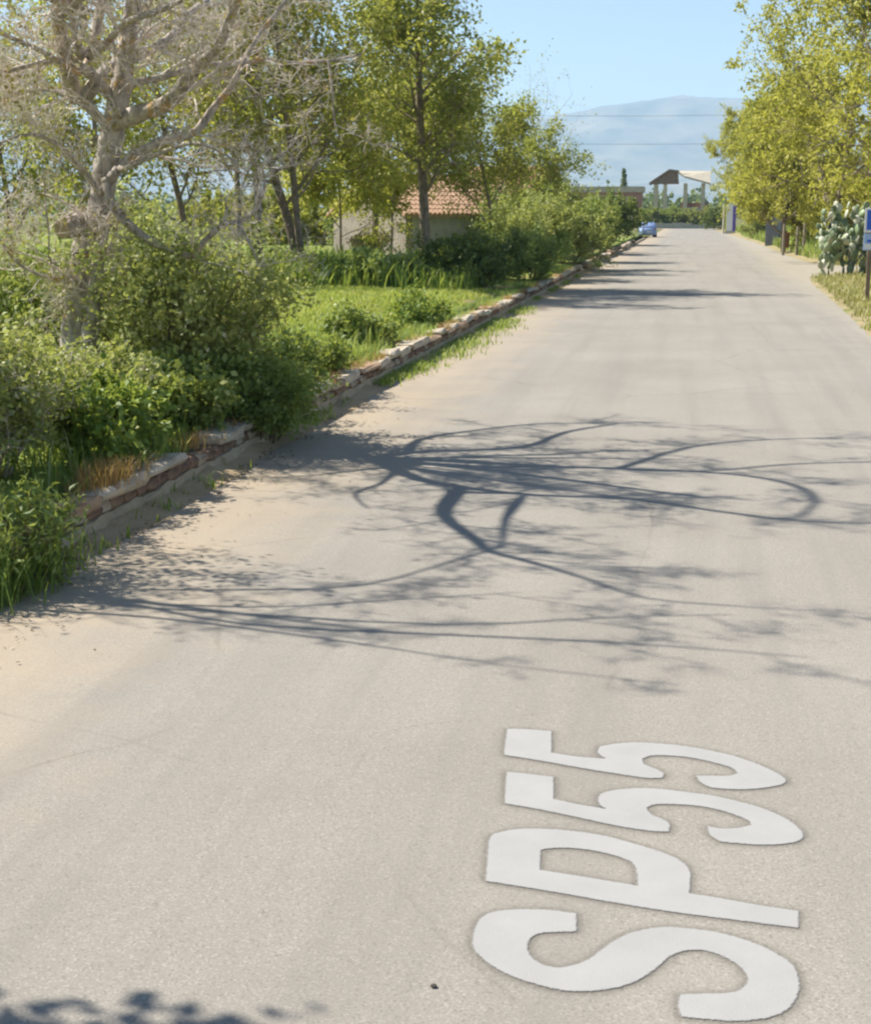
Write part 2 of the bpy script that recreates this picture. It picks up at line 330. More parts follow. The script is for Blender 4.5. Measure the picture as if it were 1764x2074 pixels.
def tree(name, label, loc, h, r, seed, mat='spring', leaf=0.11, per=4.0, dens=1.35, reach=None, bark='barkB', twig='twigB', lean=(0, 0), P=None, group=None, clear=None, spread=0.13, tshift=0.0, fork=1, cat='tree', aspect=0.6):
    rng = random.Random(seed); rs = np.random.RandomState(seed); P = dict(P or LEAFY)
    if reach is not None: P['rat'] = [reach] + P['rat'][1:]; P['kids'] = [P['kids'][0] * 1.5] + P['kids'][1:]
    if clear is not None: P['t0'] = [clear] + P['t0'][1:]
    t = thing(name, label, cat, loc, 0, group); out = []; tips = []
    for k in range(fork):
        d = Vector((lean[0] + (rng.uniform(-.25, .25) if fork > 1 else 0), lean[1], 1)).normalized()
        grow(out, tips, Vector((rng.uniform(-.1, .1) * (fork > 1), 0, -0.1)), d, h, r * (1 if k == 0 else .75), 0, P, rng)
    tubes(name, [(a, b) for a, b, l in out if l == 0], bark, t, 'trunk', 0.07, rng)
    tubes(name, [(a, b) for a, b, l in out if l in (1, 2)], twig, t, 'branches', rng=rng)
    tubes(name, [(a, b) for a, b, l in out if l == 3], twig, t, 'twigs', rng=rng, sides=3)
    foliage(name, tips, per * dens, leaf, rs, mat, t, 'crown', spread, aspect, 0.25, tshift=tshift)
    return t
def blades(name, pts, hgt, rs, mat, label=None, cat=None, parent=None, wid=0.012, bend=0.45, tshift=0.0, kind='stuff', tsd=0.22):
    """pts (n,3) roots, hgt (n,) heights; each blade a bent strip of three faces"""
    n = len(pts); az = rs.uniform(0, 2 * math.pi, n); D = np.stack([np.cos(az), np.sin(az), np.zeros(n)], 1); S = np.stack([-np.sin(az), np.cos(az), np.zeros(n)], 1)
    b = np.abs(rs.normal(bend, 0.25, n))[:, None] * hgt[:, None]; Z = np.array([[0, 0, 1.0]]); w = (rs.uniform(0.6, 1.4, n) * wid)[:, None]; h = hgt[:, None]
    m1 = pts + Z * h * 0.5 + D * b * 0.25; m2 = pts + Z * h * 0.85 + D * b * 0.65; tp = pts + Z * h + D * b * 1.1
    v = np.stack([pts - S * w, pts + S * w, m1 + S * w * .85, m1 - S * w * .85, m2 + S * w * .5, m2 - S * w * .5, tp], 1).reshape(-1, 3)
    i = np.arange(n)[:, None] * 7; q = np.concatenate([i + np.array([[0, 1, 2, 3]]), i + np.array([[3, 2, 4, 5]])]); tr = i + np.array([[5, 4, 6]])
    tint = np.clip(rs.normal(0.5 + tshift, tsd, n), 0, 1)
    me = mesh_np(name, v, [q, tr], np.concatenate([tint, tint, tint]))
    o = obj(name, me, mat, parent)
    if kind: o['kind'] = kind
    if label: o['label'] = label; o['category'] = cat
    return o
# ------------------------------------------------------------------ the setting
def vnoise(x, y, s=1.0):
    return (math.sin(x * 1.7 * s + 1.3) * math.cos(y * 1.1 * s + 0.4) + 0.5 * math.sin(x * 3.9 * s + y * 2.7 * s) + 0.3 * math.cos(x * 7.1 * s - y * 6.3 * s + 2)) / 1.8
def sstep(a, b, x):
    t = max(0.0, min(1.0, (x - a) / (b - a))); return t * t * (3 - 2 * t)
def bank_z(x, y):
    z = 0.315 + 0.13 * sstep(-4.9, -8, x) + 0.03 * vnoise(x, y, 0.7)
    return max(-0.015, z * (1 - sstep(140, 165, y)) * sstep(-70, -45, x) - 0.01)
REDGE = [(-8, 3.55), (31, 3.62), (42, 3.97), (55, 4.25), (61, 4.6), (63.5, 6.5), (65, 9.5), (73, 9.5), (75, 7.0), (78, 5.9), (94, 5.5), (132, 5.2), (180, 4.2), (214, 3.2), (236, 3.0)]
def redge(y):
    for (a, b), (c, d) in zip(REDGE, REDGE[1:]):
        if a <= y <= c: return b + (d - b) * (y - a) / (c - a)
    return REDGE[-1][1] if y > 0 else REDGE[0][1]
def verge_z(x, y):
    d = x - redge(y); return -0.006 + 0.16 * sstep(0.0, 3.0, d) + 0.35 * sstep(80, 100, y) * sstep(0.3, 3.0, d) * (1 - sstep(190, 215, y)) + 0.02 * vnoise(x, y, 0.8) * sstep(0, 0.6, d)
def grid(name, xs, ys, fz, mat, fx=None, **props):
    nx, ny = len(xs), len(ys); V = np.array([((fx(x, y) if fx else x), y, 0) for y in ys for x in xs], float)
    V[:, 2] = [fz(v[0], v[1]) for v in V]
    i = np.arange(ny - 1)[:, None] * nx + np.arange(nx - 1)[None, :]; q = np.stack([i, i + 1, i + nx + 1, i + nx], -1).reshape(-1, 4)
    return obj(name, mesh_np(name, V, [q], smooth=True), mat, kind='structure', **props)
def hill_far(x, y): return -0.03
gxs = sorted(set([-14000, -6000, -2500, -900, -300, -120, -80, -50, -20, 0, 20, 50, 90, 150, 400, 1200, 4000, 9000]))
gys = [-60, -20, 0, 30, 60, 100, 150, 200, 260, 340, 500, 800, 1500, 3000, 5200, 9000, 16500]
grid('ground', gxs, gys, lambda x, y: -0.03, 'ground')
ry = list(np.arange(-8, 30, 0.5)) + list(np.arange(30, 100, 1.0)) + list(np.arange(100, 237, 4.0))
grid('road', [i / 12 for i in range(13)], ry, lambda x, y: 0.0, 'road', fx=lambda u, y: -4.56 + u * (redge(y) + 4.56 + 0.07 * vnoise(9.0, y * 2.3)))
grid('crossing_road', [-80, -40, -10, 0, 10, 40, 90], [236, 238, 241, 244], lambda x, y: 0.0 - 0.0001 * abs(x), 'road')
bx = [-75, -60, -45, -35, -28] + list(np.arange(-24, -4.7, 0.8)) + [-4.82]
by = list(np.arange(-6, 60, 1.2)) + list(np.arange(60, 170, 4))
grid('bank', bx, by, bank_z, 'bank')
vy = list(np.arange(-8, 110, 1.2)) + list(np.arange(110, 240, 4))
grid('verge', [0, .12, .3, .6, 1, 1.6, 2.4, 3.4, 5, 8, 14, 30, 60], vy, verge_z, 'verge', fx=lambda u, y: redge(y) - 0.12 + u + 0.06 * vnoise(5, y * 3))

# mountains, far behind the haze
def mountain_h(x, y):
    e = (y - 6500) / 3000.0; prof = math.exp(-((y - 9500) / 1500.0) ** 2)
    a = 600 + 75 * sstep(-1000, -150, x) + 26 * math.exp(-((x + 110) / 120) ** 2) + 10 * math.sin(x / 300 + 2.0) + 7 * math.sin(x / 120) - 60 * sstep(-1500, -4500, x)
    det = 40 * vnoise(x / 420, y / 420) * (1 - prof) + 12 * vnoise(x / 150, y / 170) + 70 * vnoise(x / 260, y / 600) * sstep(9300, 8200, y) + 6 * vnoise(x / 60, y / 70)
    h = a * prof + det * prof + 120 * math.exp(-((y - 6900) / 700.0) ** 2) * (0.6 + 0.4 * math.sin(x / 700 + 1))
    return h - 4
mx = list(np.linspace(-7500, 4500, 150)); my = list(np.linspace(5600, 12500, 60))
M['mount'] = simple("mountain_scrub", (0.05, 0.07, 0.035), (0.27, 0.23, 0.14), 0.004, 0.95, 0.2, 2)
grid('mountain_range', mx, my, mountain_h, 'mount')

# ------------------------------------------------------------------ road lettering "SP55", painted on the asphalt
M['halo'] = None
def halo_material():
    m, n, l = nt("painted_drop_shadow"); a = n.new("ShaderNodeAttribute"); a.attribute_name = "edge"  # dark see-through colour imitating a soft drop shadow round the letters
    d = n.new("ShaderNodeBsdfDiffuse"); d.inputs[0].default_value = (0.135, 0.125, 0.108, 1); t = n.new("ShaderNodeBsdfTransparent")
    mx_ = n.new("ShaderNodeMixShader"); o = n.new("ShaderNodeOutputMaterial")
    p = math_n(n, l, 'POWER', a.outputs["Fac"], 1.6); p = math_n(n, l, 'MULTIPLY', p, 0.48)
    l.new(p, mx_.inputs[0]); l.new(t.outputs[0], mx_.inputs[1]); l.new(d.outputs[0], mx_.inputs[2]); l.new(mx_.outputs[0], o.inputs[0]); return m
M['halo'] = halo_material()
K = 1764 / 2271.0
def crop(pts, x0, y0, s): return [((x0 + a * s) * K, (y0 + b * s) * K) for a, b in pts]
S_ = crop([(580,88),(578,176),(500,178),(420,182),(365,198),(335,238),(345,290),(385,330),(440,352),(500,358),(570,345),(640,318),(700,275),(760,230),(840,190),(930,165),(1040,155),(1150,163),(1280,180),(1400,212),(1510,252),(1600,300),(1665,350),(1692,430),(1682,500),(1640,560),(1570,598),(1470,618),(1350,624),(1220,614),(1105,602),(1092,545),(1100,493),(1200,490),(1300,488),(1380,478),(1422,452),(1440,415),(1410,365),(1360,325),(1290,290),(1200,268),(1110,275),(1040,305),(990,350),(920,400),(840,440),(740,464),(630,475),(500,468),(380,440),(280,408),(180,360),(100,300),(65,255),(68,190),(95,122),(150,85),(250,68),(360,66),(470,72)], 1200, 2340, .52154)
P_ = crop([(130,345),(138,230),(150,130),(200,102),(300,85),(420,85),(560,95),(700,115),(820,145),(940,180),(1050,218),(1120,260),(1148,305),(1146,360),(1142,408),(1300,432),(1500,468),(1692,497),(1687,580),(1400,543),(1100,505),(800,458),(500,405),(300,372)], 1200, 2120, .52154)
P_in = crop([(395,290),(400,190),(460,180),(560,180),(680,195),(780,220),(850,248),(880,285),(890,370),(780,352),(600,322)], 1200, 2120, .52154)
F1 = crop([(113,455),(118,370),(123,290),(240,302),(367,318),(364,432),(500,462),(640,485),(605,455),(612,410),(680,388),(800,376),(920,380),(1050,395),(1180,412),(1310,440),(1440,475),(1550,520),(1630,570),(1670,618),(1645,652),(1560,668),(1450,672),(1340,665),(1240,655),(1190,625),(1172,577),(1250,588),(1330,585),(1400,570),(1385,545),(1300,510),(1200,482),(1100,466),(1000,460),(900,460),(850,478),(880,515),(940,540),(972,565),(967,603),(880,600),(700,573),(500,530),(300,488)], 1260, 1870, .49887)
F2 = crop([(110,202),(118,130),(128,65),(240,68),(355,78),(355,190),(500,212),(640,222),(600,190),(610,158),(700,142),(800,136),(920,142),(1050,155),(1180,178),(1300,205),(1420,245),(1510,285),(1575,325),(1568,352),(1480,372),(1360,382),(1250,378),(1180,368),(1130,340),(1112,311),(1200,312),(1290,310),(1330,298),(1300,270),(1200,240),(1080,215),(970,205),(880,205),(830,222),(840,250),(900,275),(942,300),(932,322),(850,322),(700,300),(500,268),(300,232)], 1260, 1870, .49887)
def smooth_loop(pts):
    n = len(pts); out = []
    P = [Vector((gpt(x, y).x, gpt(x, y).y)) for x, y in pts]
    def corner(i):
        a = (P[i] - P[i - 1]); b = (P[(i + 1) % n] - P[i]); return a.angle(b) > math.radians(48)
    for i in range(n):
        p0, p1, p2, p3 = P[i - 1], P[i], P[(i + 1) % n], P[(i + 2) % n]
        if corner(i): p0 = p1 - (p2 - p1)
        if corner((i + 1) % n): p3 = p2 + (p2 - p1)
        for t in (0, .25, .5, .75):
            out.append(0.5 * (2 * p1 + (p2 - p0) * t + (2 * p0 - 5 * p1 + 4 * p2 - p3) * t * t + (3 * p1 - p0 - 3 * p2 + p3) * t ** 3))
    return out
def area2(P): return sum(a.x * b.y - b.x * a.y for a, b in zip(P, P[1:] + P[:1]))
def paint_letter(loops, parent, label):
    L = [smooth_loop(p) for p in loops]
    for i, P in enumerate(L):
        if (area2(P) > 0) != (i == 0): L[i] = P[::-1]
    def normal(P, i):
        t = (P[(i + 1) % len(P)] - P[i - 1]).normalized(); return Vector((t.y, -t.x))
    V = []; cov = []; Q = []
    L = [[p for i, p in enumerate(P) if (p - P[i - 1]).length > .004] for P in L]
    for P in L:
        for i, p in enumerate(P): q = p - normal(P, i) * .007; V.append((q.x, q.y, .0038)); cov.append(1.0)
    flat = [Vector(v[:2]) for v in V]; k0 = 0; IL = []
    for P in L: IL.append([Vector((p.x, p.y, 0)) for p in flat[k0:k0 + len(P)]]); k0 += len(P)
    tri = tessellate_polygon(IL)
    T = np.array([t if (flat[t[1]] - flat[t[0]]).cross(flat[t[2]] - flat[t[0]]) > 0 else t[::-1] for t in tri]); off = 0
    for P in L:
        n = len(P); b = len(V)
        for i, p in enumerate(P): q = p + normal(P, i) * .011; V.append((q.x, q.y, .0038)); cov.append(0.0)
        for i in range(n): j = (i + 1) % n; Q.append((off + i, b + i, b + j, off + j))
        off += n
    me = mesh_np('letter', V, [np.array(Q), T]); at_ = me.attributes.new("cover", 'FLOAT', 'POINT'); at_.data.foreach_set("value", np.array(cov, np.float32))
    o = obj('letter', me, 'paint', parent, label=label)
    hv = []; hq = []; e = []  # rings round each outline, painted drop shadow fading outwards
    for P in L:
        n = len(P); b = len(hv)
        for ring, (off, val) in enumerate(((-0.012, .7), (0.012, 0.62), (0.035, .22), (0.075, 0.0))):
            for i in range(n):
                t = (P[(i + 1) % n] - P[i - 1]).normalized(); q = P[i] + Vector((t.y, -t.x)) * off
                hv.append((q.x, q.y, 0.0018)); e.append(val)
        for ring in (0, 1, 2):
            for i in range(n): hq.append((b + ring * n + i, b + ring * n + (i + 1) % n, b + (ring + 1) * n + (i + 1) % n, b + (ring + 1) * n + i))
    me = mesh_np('drop_shadow_ring', hv, [np.array(hq)]); a = me.attributes.new("edge", 'FLOAT', 'POINT'); a.data.foreach_set("value", np.array(e, np.float32))
    obj('drop_shadow_ring', me, 'halo', o)
lt = thing('road_lettering', 'large pale painted letters SP55 on the asphalt in the foreground', 'road marking', (0, 0, 0))
for loops, lab in (([S_], 'painted letter S nearest the camera'), ([P_, P_in], 'painted letter P'), ([F1], 'painted digit 5 next to the letter P'), ([F2], 'painted digit 5 farthest up the road')):
    paint_letter(loops, lt, lab)

# ------------------------------------------------------------------ low wall along the left edge of the road
rngw = random.Random(5)
wall = thing('low_wall', 'long low crumbling brick and stone wall along the left road edge', 'wall', (-4.7, 0, 0)); wall.scale = (1, 1, .88)
fy = list(np.arange(-4, 146, 0.16)); bm = bmesh.new(); prev = None
for y in fy:
    j = 0.02 * vnoise(2, y * 3); sec = [bm.verts.new((0.17 + j, y, -0.02)), bm.verts.new((0.165 + j + rngw.uniform(-.012, .012), y, 0.05)), bm.verts.new((0.155 + j + rngw.uniform(-.02, .015), y + rngw.uniform(-.05, .05), 0.10)), bm.verts.new((0.14 + j + rngw.uniform(-.02, .02), y, 0.15 + rngw.uniform(-.02, .015))), bm.verts.new((-0.15, y, 0.16 + 0.02 * vnoise(1, y * 2))), bm.verts.new((-0.16, y, -0.02))]
    if prev:
        for k in range(5): bm.faces.new((prev[k], prev[k + 1], sec[k + 1], sec[k]))
    prev = sec
obj('footing', bm_mesh('footing', bm), 'plaster', wall)
def stone_mesh(nm, l, d, h, seed, bev, jit):
    r = random.Random(seed); bm = bmesh.new(); box(bm, -d / 2, d / 2, -l / 2, l / 2, 0, h)
    bmesh.ops.bevel(bm, geom=list(bm.edges), offset=bev, segments=1, affect='EDGES')
    for v in bm.verts: v.co += Vector((r.uniform(-jit, jit), r.uniform(-jit, jit), r.uniform(-jit, jit)))
    return bm_mesh(nm, bm)
bricks = []
for k in range(9):
    me = stone_mesh('brick', 0.27, 0.29, 0.115, 20 + k, 0.03, 0.02); me.materials.append(M[('brickA', 'brickB', 'brickA', 'brickC', 'brickB', 'brickA', 'brickC', 'brickB', 'brickA')[k]]); bricks.append(me)
caps = []
for k in range(6):
    me = stone_mesh('cap_stone', 0.62, 0.34, 0.115, 40 + k, 0.028, 0.026); me.materials.append(M['cap' if k % 3 != 2 else 'capB']); caps.append(me)
y = 2.4; nb = 0
while y < 62:
    s = rngw.uniform(0.8, 1.15)
    o = obj('brick', bricks[rngw.randrange(9)], None, wall); o.location = (rngw.uniform(-0.015, 0.02), y + 0.135 * s, 0.138 + rngw.uniform(-0.005, 0.02)); o.scale = (1, s * 0.97, rngw.uniform(0.9, 1.1)); o.rotation_euler = (0, 0, rngw.uniform(-.05, .05)); nb += 1
    y += 0.275 * s
y = 2.4
while y < 125:
    s = rngw.uniform(0.9, 1.9) * (1 if y < 62 else 2.2); gone = rngw.random() < (0.07 if y < 40 else 0.3)
    if not gone:
        o = obj('cap_stone', caps[rngw.randrange(6)], None, wall); o.location = (rngw.uniform(-0.02, 0.02), y + 0.31 * s, 0.272 + rngw.uniform(-0.03, 0.02) - (0.1 if y > 62 else 0)); o.scale = (rngw.uniform(.92, 1.05), s, rngw.uniform(0.75, 1.2) * (1 if y < 62 else 2)); o.rotation_euler = (rngw.uniform(-.03, .03), rngw.uniform(-.05, .05), rngw.uniform(-.04, .04))
    y += 0.625 * s
# heap of blown dirt and sand against the wall foot
def heap_z(u, y): return 0.075 * max(0.0, 0.5 + 0.5 * vnoise(3, y * 1.3) + .25 * vnoise(6, y * 4)) 
hy = list(np.arange(7, 70, .25)); V = []
for y in hy:
    h_ = .02 + heap_z(0, y); w_ = .16 + .22 * max(0, .5 + .5 * vnoise(8, y * .9)) + .05 * vnoise(1, y * 5)
    for u in (0, .25, .5, .8, 1.0): V.append((-4.555 + u * w_, y, h_ * (1 - u) ** 1.6 + .003 + .008 * (u not in (0, 1.0)) * vnoise(u * 9, y * 7) * (1 - u)))
i = np.arange(len(hy) - 1)[:, None] * 5 + np.arange(4)[None]; q = np.stack([i, i + 1, i + 6, i + 5], -1).reshape(-1, 4)
obj('dirt_heap', mesh_np('dirt_heap', V, [q], smooth=True), 'dirt', kind='structure')
# loose stones where the wall breaks off, and small pebbles on the road
M['pebble'] = simple("pebble_dark", (0.05, 0.045, 0.04), (0.13, 0.11, 0.09), 9, 0.9)
for (px, py, s, lab) in ((443, 1001, .035, 'small dark pebble lying on the sandy left lane'), (878, 2001, .018, 'tiny dark pebble left of the painted letter S'), (382, 968, .05, 'dark stone at the foot of the low wall')):
    p = gpt(px, py); o = obj('pebble', stone_mesh('pebble', 1, 1.2, .7, int(px), .28, .06), 'pebble', label=lab, category='stone'); o.location = (p.x, p.y, 0); o.scale = (s, s, s)
# ------------------------------------------------------------------ the big half-bare tree on the left
def limb_px(pts, y0, y1, d0, d1, s=0.3595):
    """polyline measured in the picture, at distances y0..y1 along the road; diameters d0..d1 in metres"""
    P = []
    n = len(pts)
    for i, (a, b) in enumerate(pts): P.append(ypt(a * s, b * s, y0 + (y1 - y0) * i / (n - 1)))
    out = []                                           # smooth it
    for i in range(n - 1):
        p0 = P[max(0, i - 1)]; p1 = P[i]; p2 = P[i + 1]; p3 = P[min(n - 1, i + 2)]
        for t in (0, .34, .67): out.append(0.5 * (2 * p1 + (p2 - p0) * t + (2 * p0 - 5 * p1 + 4 * p2 - p3) * t * t + (3 * p1 - p0 - 3 * p2 + p3) * t ** 3))
    out.append(P[-1]); m = len(out)
    return out, [(d0 + (d1 - d0) * i / (m - 1)) * 0.43 for i in range(m)]
TWIG = dict(max=3, leaflvl=2, seg=[.18, .15, .1, .08], wob=[.28, .34, .4, .45], up=[.05, .03, .02, .0], tip=[.4, .35, .35, .5], kids=[5, 4.5, 3.2], t0=[.12, .1, .1],
            ang=[(25, 75), (30, 75), (30, 75)], rat=[(.42, .7), (.45, .7), (.45, .75)], rr=[.6, .62, .65])
def bare_tree(name, label, base, limbs, seed, nkids=1.0, twig_len=1.1, leaf_per=0.5, bark='barkA', twig='twigA', leafmat='bud', leaf=0.045, maxl=3, drop=0.0):
    rng = random.Random(seed); rs = np.random.RandomState(seed); t = thing(name, label, 'tree', base); B = Vector(base)
    out = []; tips = []; done = []; P = dict(TWIG); P['max'] = maxl
    for k, lb_ in enumerate(limbs):
        pts, rad = lb_[:2]; fac = lb_[2] if len(lb_) > 2 else 1.0
        loc = [p - B for p in pts]
        if k > 1:                                          # every limb grows out of one built before it
            best = min(((q - loc[0]).length, i_, j_) for i_, L_ in enumerate(done) for j_, q in enumerate(L_)); q = done[best[1]][best[2]]
            if best[0] > .06:
                m_ = max(1, int(best[0] / .25)); loc = [q.lerp(loc[0], u_ / m_) for u_ in range(m_)] + loc; rad = [rad[0] * 1.08] * m_ + list(rad)
        done.append(loc)
        tubes(name, [(loc, rad)], bark, t, 'trunk' if k == 0 else 'limb', 0.14, rng)
        L = sum((a - b).length for a, b in zip(loc, loc[1:])); n = max(1, int(L * 5.2 * nkids * fac)) if k else int(L * 2.2 * nkids)
        for j in range(n):
            u = (0.18 if k else 0.45) + (0.82 if k else 0.55) * (j + rng.random()) / n; i = min(len(loc) - 2, int(u * (len(loc) - 1)))
            q = loc[i].lerp(loc[i + 1], rng.random()); d = (loc[i + 1] - loc[i]).normalized(); ax = d.cross(rdir(rng)).normalized()
            nd = Matrix.Rotation(math.radians(rng.uniform(30, 85)), 3, ax) @ d; nd.z -= drop
            grow(out, tips, q, nd.normalized(), twig_len * rng.uniform(0.55, 1.25), min(0.022, max(0.007, rad[i] * 0.35)), 0, P, rng)
    tubes(name, [(a, b) for a, b, l in out if l <= 1], twig, t, 'branches', rng=rng, kind='stuff')
    tubes(name, [(a, b) for a, b, l in out if l > 1], twig, t, 'twigs', rng=rng, sides=3)
    foliage(name, tips, leaf_per, leaf, rs, leafmat, t, 'crown', 0.03, 0.65, 0.1)
    return t
TY = 15.5
limbsA = [
    limb_px([(425,2080),(440,1850),(468,1600),(490,1400),(555,1200),(590,1000),(620,800),(655,640),(690,470),(712,320),(730,180),(748,40),(775,-140),(800,-330)], TY, TY + .2, .42, .15),
    limb_px([(500,2080),(515,1850),(530,1650),(545,1450),(570,1300)], TY - .12, TY - .02, .26, .18),
    limb_px([(640,690),(780,640),(940,580),(1040,470),(1110,380),(1210,280),(1270,160),(1325,30),(1400,-130),(1500,-260)], TY, TY - 1.3, .22, .06),
    limb_px([(600,1030),(720,900),(900,800),(1100,740),(1190,620),(1290,500),(1360,380),(1430,240),(1540,90),(1660,-60)], TY - .1, TY + .8, .15, .04),
    limb_px([(700,950),(900,860),(1050,810),(1150,815),(1270,870),(1390,960)], TY - .3, TY - .9, .07, .02),
    limb_px([(610,1130),(780,1310),(950,1400),(1090,1440),(1150,1360),(1260,1260),(1340,1250),(1440,1180),(1490,1050),(1480,950),(1530,870)], TY - .1, TY - .5, .11, .03),
    limb_px([(1260,1262),(1275,1180),(1268,1110)], TY - .35, TY - .4, .045, .018),
    limb_px([(1340,1255),(1385,1330),(1440,1440),(1450,1500)], TY - .4, TY - .45, .045, .015),
    limb_px([(690,480),(800,455),(930,430),(1100,372),(1350,352),(1500,335),(1650,352),(1850,340),(2030,305)], TY + .1, TY + 1.4, .12, .03),
    limb_px([(1850,340),(1868,470),(1880,640),(1900,760)], TY + 1.1, TY + 1.0, .04, .012),
    limb_px([(650,560),(500,400),(450,290),(415,130),(370,-60),(330,-240)], TY + .1, TY - .9, .16, .05),
    limb_px([(470,350),(600,240),(720,120),(870,70),(1080,-30),(1300,-170)], TY - .3, TY - 1.6, .11, .035),
    limb_px([(460,330),(300,335),(150,370),(0,410),(-190,480)], TY - .2, TY - 1.2, .09, .03),
    limb_px([(600,700),(430,560),(280,500),(110,520),(-80,600),(-250,760)], TY + .2, TY + 1.1, .12, .03),
    limb_px([(560,1080),(420,900),(270,780),(120,760),(-60,830)], TY - .1, TY - 1.0, .09, .025),
    limb_px([(480,1590),(300,1570),(160,1520),(70,1450),(0,1350),(-60,1240)], TY - .1, TY - .5, .06, .02),
    limb_px([(430,1420),(290,1480),(275,1300),(255,1120),(240,900)], TY - .2, TY - .6, .04, .02),
    limb_px([(740,60),(860,-120),(1050,-330),(1300,-560),(1600,-760)], TY, TY + 1.5, .15, .03),
    limb_px([(775,-140),(700,-400),(560,-640),(500,-880)], TY + .1, TY - .8, .14, .03),
    limb_px([(800,-330),(900,-560),(980,-820),(1150,-1050)], TY + .2, TY + .9, .13, .03),
    limb_px([(900,-180),(1150,-280),(1500,-330),(1850,-420)], TY + .2, TY - .9, .09, .025),
    limb_px([(1325,30),(1450,20),(1650,-40),(1900,-160),(2150,-200)], TY - 1.0, TY - .4, .06, .02),
    limb_px([(330,-240),(150,-420),(-60,-560)], TY - .9, TY - 1.4, .07, .02),
]
def limb_sh(pts, z0, z1, d0, d1):
    """limb above the frame, found from the shadow it throws on the road"""
    n = len(pts); P = []
    for i, (a, b_) in enumerate(pts):
        z = z0 + (z1 - z0) * i / (n - 1); P.append(gpt(a, b_) + SUNV * (z / SUNV.z))
    out = []
    for i in range(n - 1):
        p0 = P[max(0, i - 1)]; p1 = P[i]; p2 = P[i + 1]; p3 = P[min(n - 1, i + 2)]
        for t in (0, .34, .67): out.append(0.5 * (2 * p1 + (p2 - p0) * t + (2 * p0 - 5 * p1 + 4 * p2 - p3) * t * t + (3 * p1 - p0 - 3 * p2 + p3) * t ** 3))
    out.append(P[-1]); m = len(out); return out, [(d0 + (d1 - d0) * i / (m - 1)) / 2 for i in range(m)], .45
limbsA = limbsA[:17] + [
    limb_sh([(745,925),(850,970),(960,990),(1090,1003),(1270,1010),(1450,1035),(1620,1055),(1780,1060)], 3.9, 7.0, .17, .04),
    limb_sh([(935,985),(900,1030),(915,1060),(960,1090),(990,1115),(1080,1140),(1180,1170),(1310,1212),(1500,1228)], 4.4, 5.8, .14, .02),
    limb_sh([(1062,1000),(1025,1050),(1018,1105)], 4.7, 5.0, .10, .03),
    limb_sh([(750,930),(830,916),(1000,910),(1080,900),(1150,874),(1250,858)], 3.7, 5.4, .16, .05),
    limb_sh([(828,918),(850,890),(960,872),(1100,858),(1350,856)], 3.9, 5.4, .11, .03),
    limb_sh([(1300,950),(1480,960),(1600,980),(1652,1010),(1620,1048)], 5.8, 7.2, .10, .04),
    limb_sh([(860,940),(1000,945),(1150,945),(1400,955),(1600,940),(1780,935)], 4.2, 7.6, .13, .04),
    limb_sh([(800,955),(770,980),(720,1000),(745,1030)], 3.9, 4.4, .07, .02),
    limb_sh([(1250,950),(1400,905),(1560,890),(1780,885)], 5.6, 7.6, .09, .02),
    limb_sh([(990,1115),(890,1145),(760,1180),(600,1195)], 4.7, 5.2, .05, .012),
]
limbsA = [(l[0], l[1], (.55 if k >= 17 else .5 if 2 <= k <= 9 else 1.0 if k >= 13 else 1.7)) for k, l in enumerate(limbsA)]
bA = Vector(ypt(440 * .3595, 2080 * .3595, TY)); baseA = (bA.x, bA.y, bank_z(bA.x, bA.y) - .05)
tA = bare_tree('plane_tree', 'large half-bare tree with pale lichen-covered trunk beside the low wall', baseA, limbsA, 11, .95, .8, 0.32)
# sawn stub on its left side
c0 = ypt(440 * .3595, 1262 * .3595, TY - .1) - Vector(baseA); c1 = ypt(352 * .3595, 1292 * .3595, TY - .36) - Vector(baseA)
st = obj('sawn_stub', cyl_mesh('sawn_stub', c0, c1, .13, .105, 12), 'barkA', tA, label='short sawn limb stub on the trunk')
M['cut'] = simple("cut_wood", (0.36, 0.27, 0.19), (0.50, 0.39, 0.28), 12, 0.9)
dcut = (c1 - c0).normalized(); obj('cut_face', cyl_mesh('cut_face', c1, c1 + dcut * .012, .097, .092, 12), 'cut', st)

def auto_limbs(base, h, r, n, seed, spread=1.0, lean=(0, 0)):
    rng = random.Random(seed); B = Vector(base); L = []
    tr = [B + Vector((lean[0] * t + .12 * math.sin(3 * t), lean[1] * t, h * t)) for t in (0, .15, .3, .45, .6, .75, .9, 1)]; L.append((tr, [r * (1 - .75 * i / 7) for i in range(8)]))
    for k in range(n):
        t = rng.uniform(.28, .95); i = int(t * 7); p = tr[i].lerp(tr[min(7, i + 1)], t * 7 - i); a = 2.4 * k + rng.random(); d = Vector((math.cos(a), math.sin(a), rng.uniform(.2, 1.0))).normalized()
        ln = h * rng.uniform(.28, .5) * spread; q = p.copy(); pts = [q.copy()]
        for s in range(6): d = (d + rdir(rng) * .22 + Vector((0, 0, .08))).normalized(); q = q + d * ln / 6; pts.append(q.copy())
        r0 = r * (1 - .7 * t) * .6; L.append((pts, [r0 * (1 - .75 * s / 6) for s in range(7)]))
    return L
